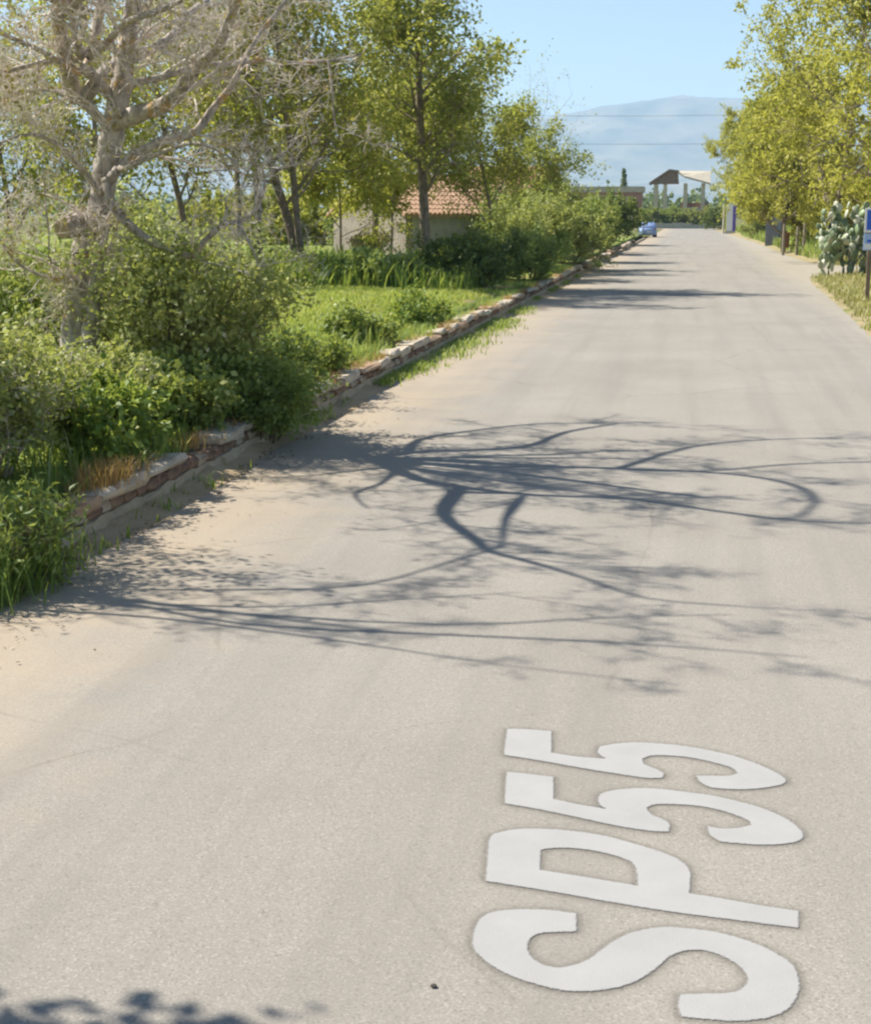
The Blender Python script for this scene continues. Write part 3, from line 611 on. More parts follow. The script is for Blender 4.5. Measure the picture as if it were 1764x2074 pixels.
# trees left of the picture's edge that throw the twig shadows over the near lane
b = (-7.5, 9.9, bank_z(-7.5, 9.9) - .05); B0 = Vector(b)
limbsG = [([B0 + Vector((.15 * t, -.1 * t, 6.0 * t)) for t in (0, .2, .4, .6, .8, 1)], [.07, .062, .054, .046, .036, .024]),
    limb_sh([(-150,1195),(0,1205),(220,1225),(440,1240),(900,1265),(1250,1250),(1480,1245)], 2.9, 5.6, .07, .014),
    limb_sh([(-100,1215),(200,1215),(500,1265),(1000,1290),(1300,1305),(1640,1332)], 3.0, 6.0, .07, .014),
    limb_sh([(-60,1230),(300,1250),(700,1300),(1000,1345),(1380,1388)], 3.0, 5.6, .05, .010),
    limb_sh([(-150,1190),(440,1195),(740,1185),(900,1140)], 2.8, 4.4, .05, .010),
    limb_sh([(100,1210),(500,1230),(800,1215),(1050,1200)], 3.0, 5.0, .045, .010)]
limbsG = [(l[0], l[1], .6) for l in limbsG]
bare_tree('bare_tree', 'thin bare tree with long whippy limbs at the left picture edge', b, limbsG, 21, .42, .6, 0.15, leaf=.04)
b = (-5.3, 4.9, bank_z(-5.3, 4.9) - .05); tree('young_tree', 'young leafy tree behind the wall, outside the left edge, shading the near lane corner', b, 4.6, .05, 31, 'spring2', .12, 1.2, lean=(.0, .0), clear=.7, reach=(.14, .22))
# ------------------------------------------------------------------ leafy trees behind the left bank
def at(px, py, z=0.42):
    p = gpt(px, py, z); return (p.x, p.y, bank_z(p.x, p.y) - .03)
def atY(px, Y, side='l'):
    p = ypt(px, 430, Y); return (p.x, p.y, (bank_z(p.x, p.y) if side == 'l' else verge_z(p.x, p.y)) - .04)
STRAIGHT = dict(LEAFY); STRAIGHT['wob'] = [.03] + LEAFY['wob'][1:]
tree('leafy_tree', 'tall upright spring-leaf tree with a straight brown trunk right of the lawn', at(862, 557), 10.6, .19, 101, 'spring2', .15, 4.6, clear=.26, lean=(-.01, 0), P=STRAIGHT, reach=(.2, .29), dens=1.0, tshift=.1)
tree('leafy_tree', 'yellow-green tree with forked dark trunks behind the tall weeds', atY(610, 46), 9.5, .17, 102, 'spring', .14, 4.4, clear=.24, fork=2, tshift=.1)
tree('leafy_tree', 'leaning leafy tree between the half-bare tree and the forked trunks', atY(520, 44), 8.4, .14, 104, 'spring', .13, 4.0, clear=.28, lean=(.08, 0))
tree('leafy_tree', 'yellow-green tree seen through the low limb of the half-bare tree', atY(380, 44), 7.6, .13, 105, 'gold', .13, 4.4, clear=.2)
tree('leafy_tree', 'leafy tree behind the trunk of the half-bare tree', atY(210, 40), 6.0, .12, 106, 'spring', .13, 3.4, clear=.2)
tree('leafy_tree', 'leafy tree at the left picture edge behind the grey twigs', atY(20, 42), 5.2, .12, 107, 'spring2', .13, 3.0, clear=.2)
tree('leafy_tree', 'tall leafy tree rising behind the upper limbs of the half-bare tree', atY(480, 64), 11.5, .16, 108, 'spring2', .17, 4.2, clear=.25, reach=(.26, .38), dens=1.0, tshift=.12)
tree('leafy_tree', 'tall pale green tree left of the straight brown trunk', atY(760, 66), 11.5, .16, 109, 'spring', .17, 4.2, clear=.25, reach=(.24, .34), dens=1.0, tshift=.12)
tree('small_tree', 'low-branching yellow-green tree in front of the house gable', atY(690, 57), 6.0, .06, 114, 'spring', .14, 5, clear=.16, dens=2.3, tshift=.12)
tree('small_tree', 'small yellow-green tree in front of the orange roof', atY(790, 60), 6.2, .06, 115, 'spring', .14, 5, clear=.16, dens=2.3, tshift=.12)
tree('small_tree', 'bushy olive-green tree over the red roof', atY(1000, 62), 6.4, .10, 110, 'spring', .13, 4.4, clear=.18, dens=1.5)
tree('small_tree', 'low bushy tree at the right end of the tree group', atY(1075, 78), 6.2, .09, 111, 'spring2', .14, 4.6, clear=.12, dens=1.5)
SPARSE = dict(LEAFY); SPARSE['kids'] = [9, 4, 3, 3]
tree('sparse_tree', 'thin almost bare treetop against the mountain, left of the road', atY(1098, 96), 9.2, .09, 112, 'spring2', .12, 1.0, P=SPARSE, clear=.3)

# ------------------------------------------------------------------ leafy trees on the right
tree('leafy_tree', 'large golden-green tree filling the upper right corner', atY(1815, 66, 'r'), 13.5, .24, 121, 'gold', .17, 5.6, clear=.1, bark='barkB', dens=3.6)
tree('leafy_tree', 'golden-green tree behind the prickly pear, left of the largest one', atY(1690, 80, 'r'), 12.5, .2, 122, 'gold', .17, 5.8, clear=.08, dens=3.6)
tree('leafy_tree', 'rounded golden-green tree behind the rusty gate', atY(1590, 100, 'r'), 9.6, .17, 123, 'gold', .18, 5.4, clear=.12, dens=3.4, reach=(.28, .4))
tree('leafy_tree', 'lower pale green tree beside the striped totem sign', atY(1585, 124, 'r'), 9.6, .15, 124, 'spring', .19, 5.4, clear=.33, reach=(.32, .45), dens=2.0)
tree('leafy_tree', 'leafy tree in front of the pillared barn', atY(1490, 206, 'r'), 11.5, .13, 125, 'gold', .22, 5.0, clear=.12, dens=2.6)
tree('leafy_tree', 'pale gold tree hanging low over the bank beyond the gate', atY(1545, 152, 'r'), 10.0, .15, 127, 'gold', .2, 5.4, clear=.1, dens=3.0)
tree('leafy_tree', 'golden tree beyond the right picture edge', atY(1900, 58, 'r'), 12.0, .2, 126, 'gold', .17, 4.4, clear=.2)

# ------------------------------------------------------------------ shrubs along the wall and on the bank
shrub('wall_shrub', 'large olive-green shrub behind the wall, right of the pale trunk', (-5.65, 15.9, bank_z(-5.65, 15.9)), 1.75, .85, 1.1, 201, 'shrub', .062, 8.5, 20, tshift=.12)
shrub('wall_shrub', 'bushy shrub behind the large olive shrub, by the lawn edge', (-6.9, 18.4, bank_z(-6.9, 18.4)), 2.0, .85, 1.0, 202, 'shrub', .062, 8, 16, tshift=.12)
shrub('wall_shrub', 'loose grey-green shrub at the foot of the pale trunk', (-6.0, 13.7, bank_z(-6.0, 13.7)), .72, .7, .9, 203, 'shrub', .055, 6, 16, tshift=.06, stemmat='twigA', deep=True)
shrub('wall_shrub', 'dense shrub behind the wall at the left picture edge', (-5.75, 11.4, bank_z(-5.75, 11.4)), 1.1, .5, .8, 204, 'shrub', .055, 8, 18, stemmat='twigA', deep=True)
shrub('wall_shrub', 'bright green shrub at the left edge, left of the pale trunk', (-7.9, 17.6, bank_z(-7.9, 17.6)), 1.6, 1.0, 1.0, 205, 'shrubg', .065, 6, 14, tshift=.12)
shrub('wall_shrub', 'leafy green shrub spilling over the wall onto the road', (-4.6, 15.6, .0), .8, .4, .8, 206, 'shrubg', .055, 9, 18, lean=.05)
shrub('low_weed', 'loose dark weeds in shade in front of the wall at the left edge', (-4.5, 9.25, 0.0), .5, .3, .65, 207, 'shrubg', .085, 1.6, 13, cat='weed', aspect=.28, tshift=-.05, deep=True)
shrub('wall_shrub', 'tall shrub outside the left edge shading the sandy lane', (-6.7, 10.4, bank_z(-6.7, 10.4)), 3.3, .9, .9, 208, 'shrubg', .055, 6, 14)
shrub('low_weed', 'glossy bright weed clump below the large olive shrub', (-5.25, 14.6, bank_z(-5.25, 14.6)), .55, .5, .6, 209, 'shrubg', .08, 6, 10, cat='weed', tshift=.15)
shrub('low_weed', 'green weed clump on the bank beside the rusty dry grass', (-5.3, 12.6, bank_z(-5.3, 12.6)), .5, .45, .7, 210, 'weed', .08, 6, 10, cat='weed', tshift=.1)
shrub('low_weed', 'weed clump between lawn and wall beyond the spilling shrub', (-5.35, 20.0, bank_z(-5.35, 20.0)), .32, .5, .9, 211, 'shrubg', .065, 6, 12, cat='weed')
shrub('low_weed', 'dark weed clump standing at the edge of the lawn', (-5.6, 24.6, bank_z(-5.6, 24.6)), .42, .4, .7, 212, 'shrubg', .075, 6, 12, cat='weed')
shrub('low_weed', 'upright weed clump at the right end of the lawn', (-5.4, 29.5, bank_z(-5.4, 29.5)), .35, .4, 1.0, 213, 'weed', .075, 5, 12, cat='weed')
shrub('bank_shrub', 'dark glossy shrub right of the straight brown trunk', (-6.2, 43.0, bank_z(-6.2, 43.0)), 1.15, 1.3, 1.4, 214, 'shrubd', .10, 9, 18)
shrub('bank_shrub', 'leafy plants with large pale leaves left of the straight trunk', (-8.7, 41.5, bank_z(-8.7, 41.5)), .7, .9, 1.0, 215, 'shrubg', .15, 4, 12, tshift=.18)
shrub('bank_shrub', 'mounded green shrub leaning over the wall in the middle distance', (-5.2, 48.5, bank_z(-5.2, 48.5)), 1.25, 1.0, 1.8, 216, 'shrubg', .095, 8, 16)
shrub('bank_shrub', 'pale rounded shrub on the bank behind the wall', (-5.9, 56, bank_z(-5.9, 56)), 2.3, 1.4, 2.2, 217, 'shrub', .10, 9, 20, tshift=.05)
shrub('bank_shrub', 'green shrub hanging over the wall past the pale rounded one', (-5.3, 66, bank_z(-5.3, 66)), 1.9, 1.2, 2.4, 218, 'shrub', .11, 9, 16)
shrub('bank_shrub', 'dark rounded shrub in front of the blue car', (-5.9, 92, bank_z(-5.9, 92)), 2.5, 1.5, 2.4, 219, 'shrubg', .14, 9, 18)
shrub('bank_shrub', 'tall dark bush beside the small white road sign', (-6.2, 118, bank_z(-6.2, 118)), 3.1, 1.8, 2.6, 220, 'shrubd', .17, 10, 18, tshift=.15)
shrub('bank_shrub', 'olive bush below the red roof', (-8.6, 72, bank_z(-8.6, 72)), 3.1, 1.7, 2.0, 221, 'shrubg', .13, 9, 18)
shrub('bank_shrub', 'olive bush right of the red roof', (-9.0, 96, bank_z(-9, 96)), 3.6, 2.4, 2.4, 222, 'shrub', .16, 9, 18)
shrub('bank_shrub', 'bush standing against the grey house wall', (-9.2, 62, bank_z(-9.2, 62)), 1.0, .8, .9, 223, 'shrubd', .12, 8, 12)
shrub('bank_shrub', 'far bush right of the long red building', (-8.0, 150, bank_z(-8, 150)), 2.2, 2.2, 2.5, 224, 'shrub', .2, 8, 14)
shrub('bank_shrub', 'twiggy half-bare bush in front of the house gable', atY(755, 63), 1.2, 1.0, .9, 225, 'bud', .10, 2.5, 12, stemmat='twigA', deep=True)
# right side
shrub('verge_bush', 'bushy golden-green shrub right of the rusty gate', (9.8, 88, verge_z(9.8, 88)), 5.0, 2.2, 1.6, 236, 'gold', .15, 18, 20)
shrub('verge_bush', 'golden-green shrub left of the rusty gate', (7.6, 104, verge_z(7.6, 104)), 5.4, 2.0, 1.6, 237, 'gold', .17, 18, 20)
shrub('verge_bush', 'tall golden-green thicket behind the information sign', (11.4, 74, verge_z(11.4, 74)), 6.0, 2.6, 1.8, 238, 'gold', .15, 18, 22)
shrub('verge_bush', 'dark ivy-like bush under the golden tree behind the gate', (9.4, 99, verge_z(9.4, 99)), 3.4, 1.5, 1.6, 231, 'shrubd', .14, 9, 16)
shrub('verge_bush', 'green bush behind the prickly pear', (8.2, 63, verge_z(8.2, 63)), 2.9, 1.5, 1.2, 232, 'shrubg', .12, 8, 16)
shrub('verge_bush', 'low green bush at the foot of the sign post', (5.9, 44, verge_z(5.9, 44)), .9, .8, 1.2, 233, 'shrubg', .08, 7, 14)
shrub('verge_bush', 'grey-green bush below the totem sign', (6.4, 150, verge_z(6.4, 150)), 1.5, 1.6, 2.4, 234, 'shrub', .15, 8, 12)
shrub('verge_bush', 'olive bush left of the striped totem sign', (3.6, 226, 0), 3.0, 2.0, 2.0, 235, 'shrubd', .22, 8, 12)
HG = 'hedge bushes below the pillared barn'
for i, (x, y, h, l) in enumerate(((-7.0, 251, 2.6, 'leftmost round hedge bush below the pillared barn'), (-3.2, 252, 2.9, 'second hedge bush from the left below the barn'), (0.4, 251, 2.7, 'third hedge bush from the left below the barn'), (3.6, 252, 3.1, 'rightmost hedge bush below the pillared barn'))):
    shrub('hedge_bush', l, (x, y, -.03), h, 2.2, 1.8, 240 + i, ('shrub', 'shrubg', 'shrub', 'bud')[i], .24, 9, 12, group=HG)
for i, (x, y, h, l) in enumerate(((-26, 96, 3.2, 'broad bush at the far left behind the leafy trees'), (-19, 92, 2.6, 'broad bush left of the house'), (-34, 110, 3.6, 'large dark bush far behind the half-bare tree'), (-15, 104, 3.4, 'dark bush right behind the house'))):
    shrub('background_bush', l, (x, y, -.05), h, 3.6, 2.5, 250 + i, 'shrubg' if i % 2 else 'spring', .22, 11, 18)

# ------------------------------------------------------------------ grasses (uncountable)
rs = np.random.RandomState(3)
def scatter(n, x0, x1, y0, y1, fz, keep=None):
    P = np.stack([rs.uniform(x0, x1, n), rs.uniform(y0, y1, n), np.zeros(n)], 1)
    if keep is not None: P = P[[keep(a, b) for a, b, _ in P]]
    P[:, 2] = [fz(a, b) for a, b, _ in P]; return P
P = scatter(60000, -15, -4.95, 20, 42, bank_z, lambda a, b: vnoise(a, b, .9) > -.75 and a < -5.0 - (b > 30) * .5 * (vnoise(a, b, 2) + 1)); blades('lawn_grass', P, rs.uniform(.05, .14, len(P)), rs, 'grass', 'bright short grass lawn on the bank behind the wall', 'grass', wid=.011, tshift=.15)
P = scatter(9000, -9.5, -4.9, 8, 24, bank_z, lambda a, b: vnoise(a, b, 1.3) > -.35); blades('bank_grass', P, rs.uniform(.12, .42, len(P)), rs, 'weed', 'longer green grass under the shrubs behind the wall', 'grass', wid=.008, tshift=.12)
n = 26000; C = scatter(n, -16.5, -6.2, 40.5, 50, bank_z); n = len(C); C[:, 2] += np.abs(rs.normal(0, .32, n)) * (1 + .3 * np.sin(C[:, 0] * 1.9)); A = rs.normal(size=(n, 3)); A[:, 2] += .3; A /= np.linalg.norm(A, axis=1, keepdims=True)
obj('weed_leaves', leaves_mesh('weed_leaves', C, A, rs.uniform(.06, .17, n), .55, rs, np.clip(rs.normal(.5, .22, n), 0, 1)), 'weed', label='leafy green ground weeds mixed into the band behind the lawn', category='weeds', kind='stuff')
P = scatter(9000, -17, -5.6, 40, 52, bank_z, lambda a, b: a < -5.8 - (b - 40) * .0 and (a > -15.5 or b > 38)); P = P[P[:, 0] < -6.0]
blades('tall_weeds', P, rs.uniform(.3, .85, len(P)) * (1 + .25 * np.sin(P[:, 0] * 2.1)), rs, 'weed', 'tall dark green weeds in a band behind the lawn', 'weeds', wid=.022, bend=.55)
P = scatter(9000, -40, -14, 30, 62, bank_z); blades('rough_grass', P, rs.uniform(.3, .9, len(P)), rs, 'weed', 'rough grass under the leafy trees on the left', 'grass', wid=.03, tshift=.1)
# tufts between wall foot and asphalt
Ps = []
for y in np.arange(16.5, 60, .09):
    dens = max(0, vnoise(3, y * .45) + .12 + .5 * (21 < y < 35)); w = .09 + .24 * sstep(20, 27, y) * (1 - sstep(36, 44, y))
    for _ in range(int(34 * dens)): Ps.append((-4.53 + abs(rs.normal(0, w)), y + rs.uniform(-.05, .05), 0))
P = np.array(Ps); blades('wall_foot_grass', P, rs.uniform(.03, .13, len(P)), rs, 'weed', 'green grass growing along the foot of the low wall', 'grass', wid=.010, tshift=.18)
P = scatter(700, -4.56, -4.25, 8.2, 14, lambda a, b: 0.0, lambda a, b: vnoise(b * 3, a) > .2); P = np.concatenate([P, np.stack([rs.normal(-4.5, .14, 900), rs.normal(9.1, .42, 900), np.zeros(900)], 1)]); blades('wall_foot_weeds', P, rs.uniform(.04, .14, len(P)) * (1 + 2.2 * (P[:, 1] < 9.9)), rs, 'weed', 'sparse weeds in the shaded wall foot near the left edge', 'weeds', wid=.007)
P = scatter(9000, -4.84, -4.58, 8.4, 62, lambda a, b: .27, lambda a, b: vnoise(b * 1.1, a * 3) > .0); blades('wall_top_grass', P, rs.uniform(.03, .16, len(P)), rs, 'rust', 'dry rusty grass and moss along the wall top', 'grass', wid=.006, bend=.8)
P = scatter(11000, -5.15, -4.66, 8.4, 62, lambda a, b: .25, lambda a, b: vnoise(b * .8 + 3, a * 3) > -.1); blades('wall_edge_grass', P, rs.uniform(.06, .26, len(P)), rs, 'weed', 'green grass leaning over the back of the wall', 'grass', wid=.007, tshift=.15, bend=.7)
# right verge
P = scatter(42000, 3.4, 14, 24, 64, verge_z, lambda a, b: a > redge(b) + .12 + .25 * (vnoise(a * 2, b * 1.6) + .3) and rs.rand() < 1.1 - .09 * (a - 3.4) and vnoise(a, b, 1.4) > -.55)
blades('verge_grass', P, rs.uniform(.05, .22, len(P)), rs, 'dry', 'dry yellow-green grass on the right verge', 'grass', wid=.013, tshift=-.05)
P = scatter(16000, 5.2, 16, 78, 200, verge_z, lambda a, b: a > redge(b) + .6); blades('verge_long_grass', P, rs.uniform(.25, .75, len(P)), rs, 'weed', 'long green grass on the right bank beyond the driveway', 'grass', wid=.035, tshift=.18)
P = scatter(5000, 6.5, 14, 55, 80, verge_z, lambda a, b: not (64 < b < 74 and a < 9.4)); blades('verge_dry_grass', P, rs.uniform(.3, .9, len(P)), rs, 'dry', 'tall dry grass round the gate and prickly pear', 'grass', wid=.022)
P = scatter(16000, -26, -10, 150, 232, lambda a, b: -.03); blades('field_grass', P, rs.uniform(.3, .8, len(P)), rs, 'grass', 'distant grass by the end of the road', 'grass', wid=.05)
# dry rusty tufts on the wall
for px, py, z, n, h, lab in ((235, 975, .33, 700, .24, 'rusty dry grass tuft on the wall, nearest the left edge'), (398, 893, .34, 160, .14, 'small rusty grass tuft on the wall top beside the spilling shrub'), (612, 790, .34, 170, .14, 'rusty grass tuft where the wall reappears past the spilling shrub'), (735, 735, .34, 300, .12, 'flat rusty moss and grass on the wall past the lawn corner')):
    p = gpt(px, py, z); Q = np.stack([rs.normal(p.x - .08, .10, n), rs.normal(p.y, .22 + .5 * (px == 735), n), np.full(n, z - .03)], 1)
    o = blades('dry_grass_tuft', Q - np.array([[p.x, p.y, 0]]), rs.uniform(.4, 1, n) * h, rs, 'rust', lab, 'grass tuft', wid=.003); o.location = (p.x, p.y, 0)
# leaf litter along the left edge
n = 1500; y = rs.uniform(6.4, 19, n); C = np.stack([-4.5 + np.abs(rs.normal(0, .34, n)), y, np.full(n, .012)], 1); C = C[[vnoise(b * 1.2, a) > -.1 for a, b, _ in C]]; n = len(C)
A = rs.normal(size=(n, 3)); A[:, 2] *= .25; A /= np.linalg.norm(A, axis=1, keepdims=True)
o = obj('leaf_litter', leaves_mesh('leaf_litter', C, A, rs.uniform(.012, .04, n), .6, rs, rs.uniform(0, 1, n), 1.5), 'litter', label='brown leaf litter along the left edge of the road', category='leaf litter', kind='stuff')
# ------------------------------------------------------------------ buildings
M['wallgrey'] = simple("render_grey", (0.30, 0.29, 0.275), (0.42, 0.40, 0.375), 2.5, 0.9, 0.4, 0.02)
M['wallstone'] = simple("wall_rubble", (0.17, 0.14, 0.115), (0.36, 0.31, 0.26), 2.2, 0.95, 0.8, 0.05)
M['tile'] = simple("roof_tile_orange", (0.30, 0.175, 0.11), (0.46, 0.31, 0.205), 2.0, 0.9, 0.4, 0.02)
M['tiled'] = simple("roof_tile_red", (0.26, 0.12, 0.08), (0.40, 0.21, 0.14), 3.0, 0.9, 0.4, 0.02)
M['timber'] = simple("dark_timber", (0.17, 0.125, 0.09), (0.27, 0.21, 0.155), 2, 0.85)
M['cream'] = simple("cream_plaster", (0.46, 0.41, 0.28), (0.60, 0.55, 0.41), 1.5, 0.9)
M['redwall'] = simple("faded_red_wall", (0.30, 0.16, 0.12), (0.42, 0.25, 0.19), 1.2, 0.9)
M['paleroof'] = simple("pale_roof_sheet", (0.40, 0.35, 0.26), (0.54, 0.48, 0.36), 1.0, 0.8)
M['glass'] = simple("window_dark", (0.02, 0.025, 0.03), (0.05, 0.055, 0.06), 2, 0.15, 0.0, 0.01, 0.5)
M['concrete'] = simple("concrete_old", (0.32, 0.30, 0.26), (0.48, 0.45, 0.39), 3, 0.9)
def gable_house(name, label, loc, rz, L, W, eave, rise, wallmat, wallmat2, tilemat, ntile, wins):
    """ridge along local x; front wall on -y; left gable on -x"""
    t = thing(name, label, 'house', loc, rz)
    obj('wall', box_mesh('front_wall', 0, L, 0, .35, -.1, eave), wallmat, t)
    obj('wall', box_mesh('back_wall', 0, L, W - .35, W, -.1, eave), wallmat, t)
    for x0, x1, mm in ((-.004, .35, wallmat2), (L - .35, L + .004, wallmat2)):
        bm = bmesh.new(); vs = []
        for x in (x0, x1): vs.append([bm.verts.new((x, -.004, -.1)), bm.verts.new((x, W + .004, -.1)), bm.verts.new((x, W + .004, eave)), bm.verts.new((x, W / 2, eave + rise)), bm.verts.new((x, -.004, eave))])
        bm.faces.new(vs[0]); bm.faces.new(vs[1][::-1])
        for k in range(5): bm.faces.new((vs[0][k], vs[1][k], vs[1][(k + 1) % 5], vs[0][(k + 1) % 5]))
        obj('gable_wall', bm_mesh('gable_wall', bm), mm, t)
    ov = .35; sl = math.hypot(W / 2 + ov, rise * (W / 2 + ov) / (W / 2)); ang = math.atan2(rise, W / 2)
    bm = bmesh.new()
    for s in (0, 1):
        y0, z0 = (-ov, eave - ov * rise / (W / 2)) if s == 0 else (W + ov, eave - ov * rise / (W / 2)); d = 1 if s == 0 else -1
        vs = [(-.25, y0, z0 + .04), (L + .25, y0, z0 + .04), (L + .25, W / 2, eave + rise + .04), (-.25, W / 2, eave + rise + .04)]
        lo = [bm.verts.new(v) for v in vs]; hi = [bm.verts.new((a, b, c + .10)) for a, b, c in vs]
        bm.faces.new(lo); bm.faces.new(hi)
        for k in range(4): bm.faces.new((lo[k], lo[(k + 1) % 4], hi[(k + 1) % 4], hi[k]))
    roof = obj('roof', bm_mesh('roof', bm), tilemat, t)
    # rows of half-round tiles running up each slope
    w = (L + .5) / ntile; bm = bmesh.new(); nseg = 9; seg = sl / nseg
    for q in range(nseg):
        r0, r1 = w * .47, w * .40; A = []; B = []
        for i in range(5):
            a = math.pi * i / 4; A.append(bm.verts.new((math.cos(a) * r0, q * seg - .03, math.sin(a) * r0 + .02))); B.append(bm.verts.new((math.cos(a) * r1, (q + 1) * seg, math.sin(a) * r1)))
        for i in range(4): bm.faces.new((A[i], A[i + 1], B[i + 1], B[i]))
        bm.faces.new(A[::-1])
    row = bm_mesh('tile_row', bm, recalc=False); row.materials.append(M[tilemat])
    for s in (0, 1):
        for k in range(ntile):
            o = obj('tile_row', row, None, roof); x = -.25 + w * (k + .5)
            if s == 0: o.location = (x, -ov, eave - ov * rise / (W / 2) + .14); o.rotation_euler = (ang, 0, 0)
            else: o.location = (x, W + ov, eave - ov * rise / (W / 2) + .14); o.rotation_euler = (ang, 0, math.pi)
    obj('ridge_tiles', cyl_mesh('ridge_tiles', (-.27, W / 2, eave + rise + .13), (L + .27, W / 2, eave + rise + .13), .13, n=8), tilemat, roof)
    for (x0, x1, z0, z1) in wins:
        f = obj('window', box_mesh('window', x0 - .08, x1 + .08, -.03, .02, z0 - .08, z1 + .08), 'concrete', t); obj('pane', box_mesh('pane', x0, x1, -.045, -.01, z0, z1), 'glass', f)
    return t
gable_house('farm_house', 'low farmhouse with orange tiled roof behind the straight brown trunk', (-13.4, 70, .35), math.atan2(.6, .8), 7.8, 8.6, 2.05, 1.75, 'wallgrey', 'wallstone', 'tile', 34, [])
gable_house('farm_house', 'farther house with a red tiled roof showing over the bushes', (-14.5, 97, .2), math.radians(14), 6.2, 6.4, 3.1, 2.0, 'cream', 'cream', 'tiled', 22, [(3.4, 4.3, 1.2, 2.2)])

# pillared open barn at the end of the road
bt = thing('pillared_barn', 'derelict open barn with tall pale pillars at the end of the road', 'barn', (-7.0, 262, 0))
for x, y in ((0.4, 0), (2.0, 0), (0.4, 4), (5.4, 0), (8.4, 0), (5.4, 7), (8.4, 7)):
    obj('pillar', box_mesh('pillar', x - .32, x + .32, y - .32, y + .32, -.1, 7.4 + (1.3 if x == 2.0 else 0)), 'cream', bt)
bm = bmesh.new()
for (x0, z0, x1, z1, th) in ((-.7, 7.2, 2.6, 9.4, .35), (2.6, 9.4, 4.2, 9.2, .35)):
    vs = [bm.verts.new(p) for p in ((x0, -.9, z0), (x1, -.9, z1), (x1, 8, z1), (x0, 8, z0), (x0, -.9, z0 + th), (x1, -.9, z1 + th), (x1, 8, z1 + th), (x0, 8, z0 + th))]
    for f in ((3, 2, 1, 0), (4, 5, 6, 7), (0, 1, 5, 4), (1, 2, 6, 5), (2, 3, 7, 6), (3, 0, 4, 7)): bm.faces.new([vs[i] for i in f])
obj('roof', bm_mesh('roof', bm), 'timber', bt, label='dark timber gable roof end')
bm = bmesh.new(); vs = [bm.verts.new(p) for p in ((-.5, -.55, 7.25), (4.3, -.55, 7.25), (4.1, -.55, 9.15), (2.6, -.55, 9.35), (-.5, -.25, 7.25), (4.3, -.25, 7.25), (4.1, -.25, 9.15), (2.6, -.25, 9.35))]
for f in ((0, 1, 2, 3), (7, 6, 5, 4), (0, 1, 5, 4), (1, 2, 6, 5), (2, 3, 7, 6), (3, 0, 4, 7)): bm.faces.new([vs[i] for i in f])
obj('gable', bm_mesh('gable', bm), 'timber', bt)
bm = bmesh.new(); vs = [bm.verts.new(p) for p in ((4.0, -.9, 9.3), (5.2, -1.4, 8.6), (9.6, -1.5, 7.4), (9.6, 8, 9.6), (4.0, 8, 9.7))]; v2 = [bm.verts.new(v.co + Vector((0, 0, -.3))) for v in vs]
bm.faces.new(vs); bm.faces.new(v2[::-1])
for k in range(5): bm.faces.new((vs[k], vs[(k + 1) % 5], v2[(k + 1) % 5], v2[k]))
obj('roof', bm_mesh('roof', bm), 'paleroof', bt, label='pale sheet roof slope')
obj('wall', box_mesh('wall', 4.6, 9.4, 7.6, 8.0, -.1, 4.2), 'redwall', bt); obj('wall', box_mesh('low_wall_panel', 5.75, 8.05, -.1, .15, -.1, 3.4), 'concrete', bt)
for x in (6.6, 7.8): obj('window', box_mesh('window', x - .3, x + .3, 7.5, 7.58, 1.2, 3.0), 'glass', bt)
# long low building to the left of it
lb = thing('long_building', 'long low building with faded red wall and pale roof edge', 'building', (-25.5, 292, 0))
obj('wall', box_mesh('wall', 0, 15.5, 0, 8, -.1, 6.3), 'redwall', lb); obj('roof', box_mesh('roof', -.4, 15.9, -.5, 8.5, 6.3, 7.4), 'paleroof', lb)
for k in range(5): obj('window', box_mesh('window', 1.2 + k * 3, 2.6 + k * 3, -.06, .02, 2.2, 3.8), 'glass', lb)
ew = thing('end_wall', 'low pale wall across the far end of the road', 'wall', (-6.4, 246, 0))
for k in range(6): obj('wall_panel', box_mesh('wall_panel', k * 1.55, k * 1.55 + 1.5, 0, .3, -.05, (.85, .8, .9, .82, .6, .88)[k]), 'concrete', ew)

# ------------------------------------------------------------------ power line across the road
M['pole'] = simple("pole_wood", (0.10, 0.085, 0.07), (0.18, 0.155, 0.125), 5, 0.9)
M['cable'] = simple("cable", (0.16, 0.17, 0.18), (0.20, 0.21, 0.22), 5, 0.6)
for x, lab in ((-19, 'wooden power pole hidden among the trees left of the road'), (16.5, 'wooden power pole hidden in the golden trees on the right')):
    t = thing('power_pole', lab, 'pole', (x, 112, 0), 0, 'power poles'); obj('shaft', cyl_mesh('shaft', (0, 0, -.1), (0, 0, 10.6), .15, .10, 10), 'pole', t)
    obj('crossarm', box_mesh('crossarm', -.06, .06, -.9, .9, 9.55, 9.68), 'pole', t); obj('bracket', box_mesh('bracket', -.07, .07, -.4, .4, 7.6, 7.7), 'pole', t)
for z, lab in ((9.72, 'upper power cable crossing in front of the mountain'), (7.72, 'lower power cable crossing in front of the mountain')):
    pts = [Vector((-19 + 35.5 * k / 14, 112, z - .35 * (1 - (2 * k / 14 - 1) ** 2))) for k in range(15)]
    o = tubes('power_cable', [(pts, [.013] * 15)], 'cable', None, 'power_cable', sides=5); o['label'] = lab; o['category'] = 'cable'; o['group'] = 'power cables'

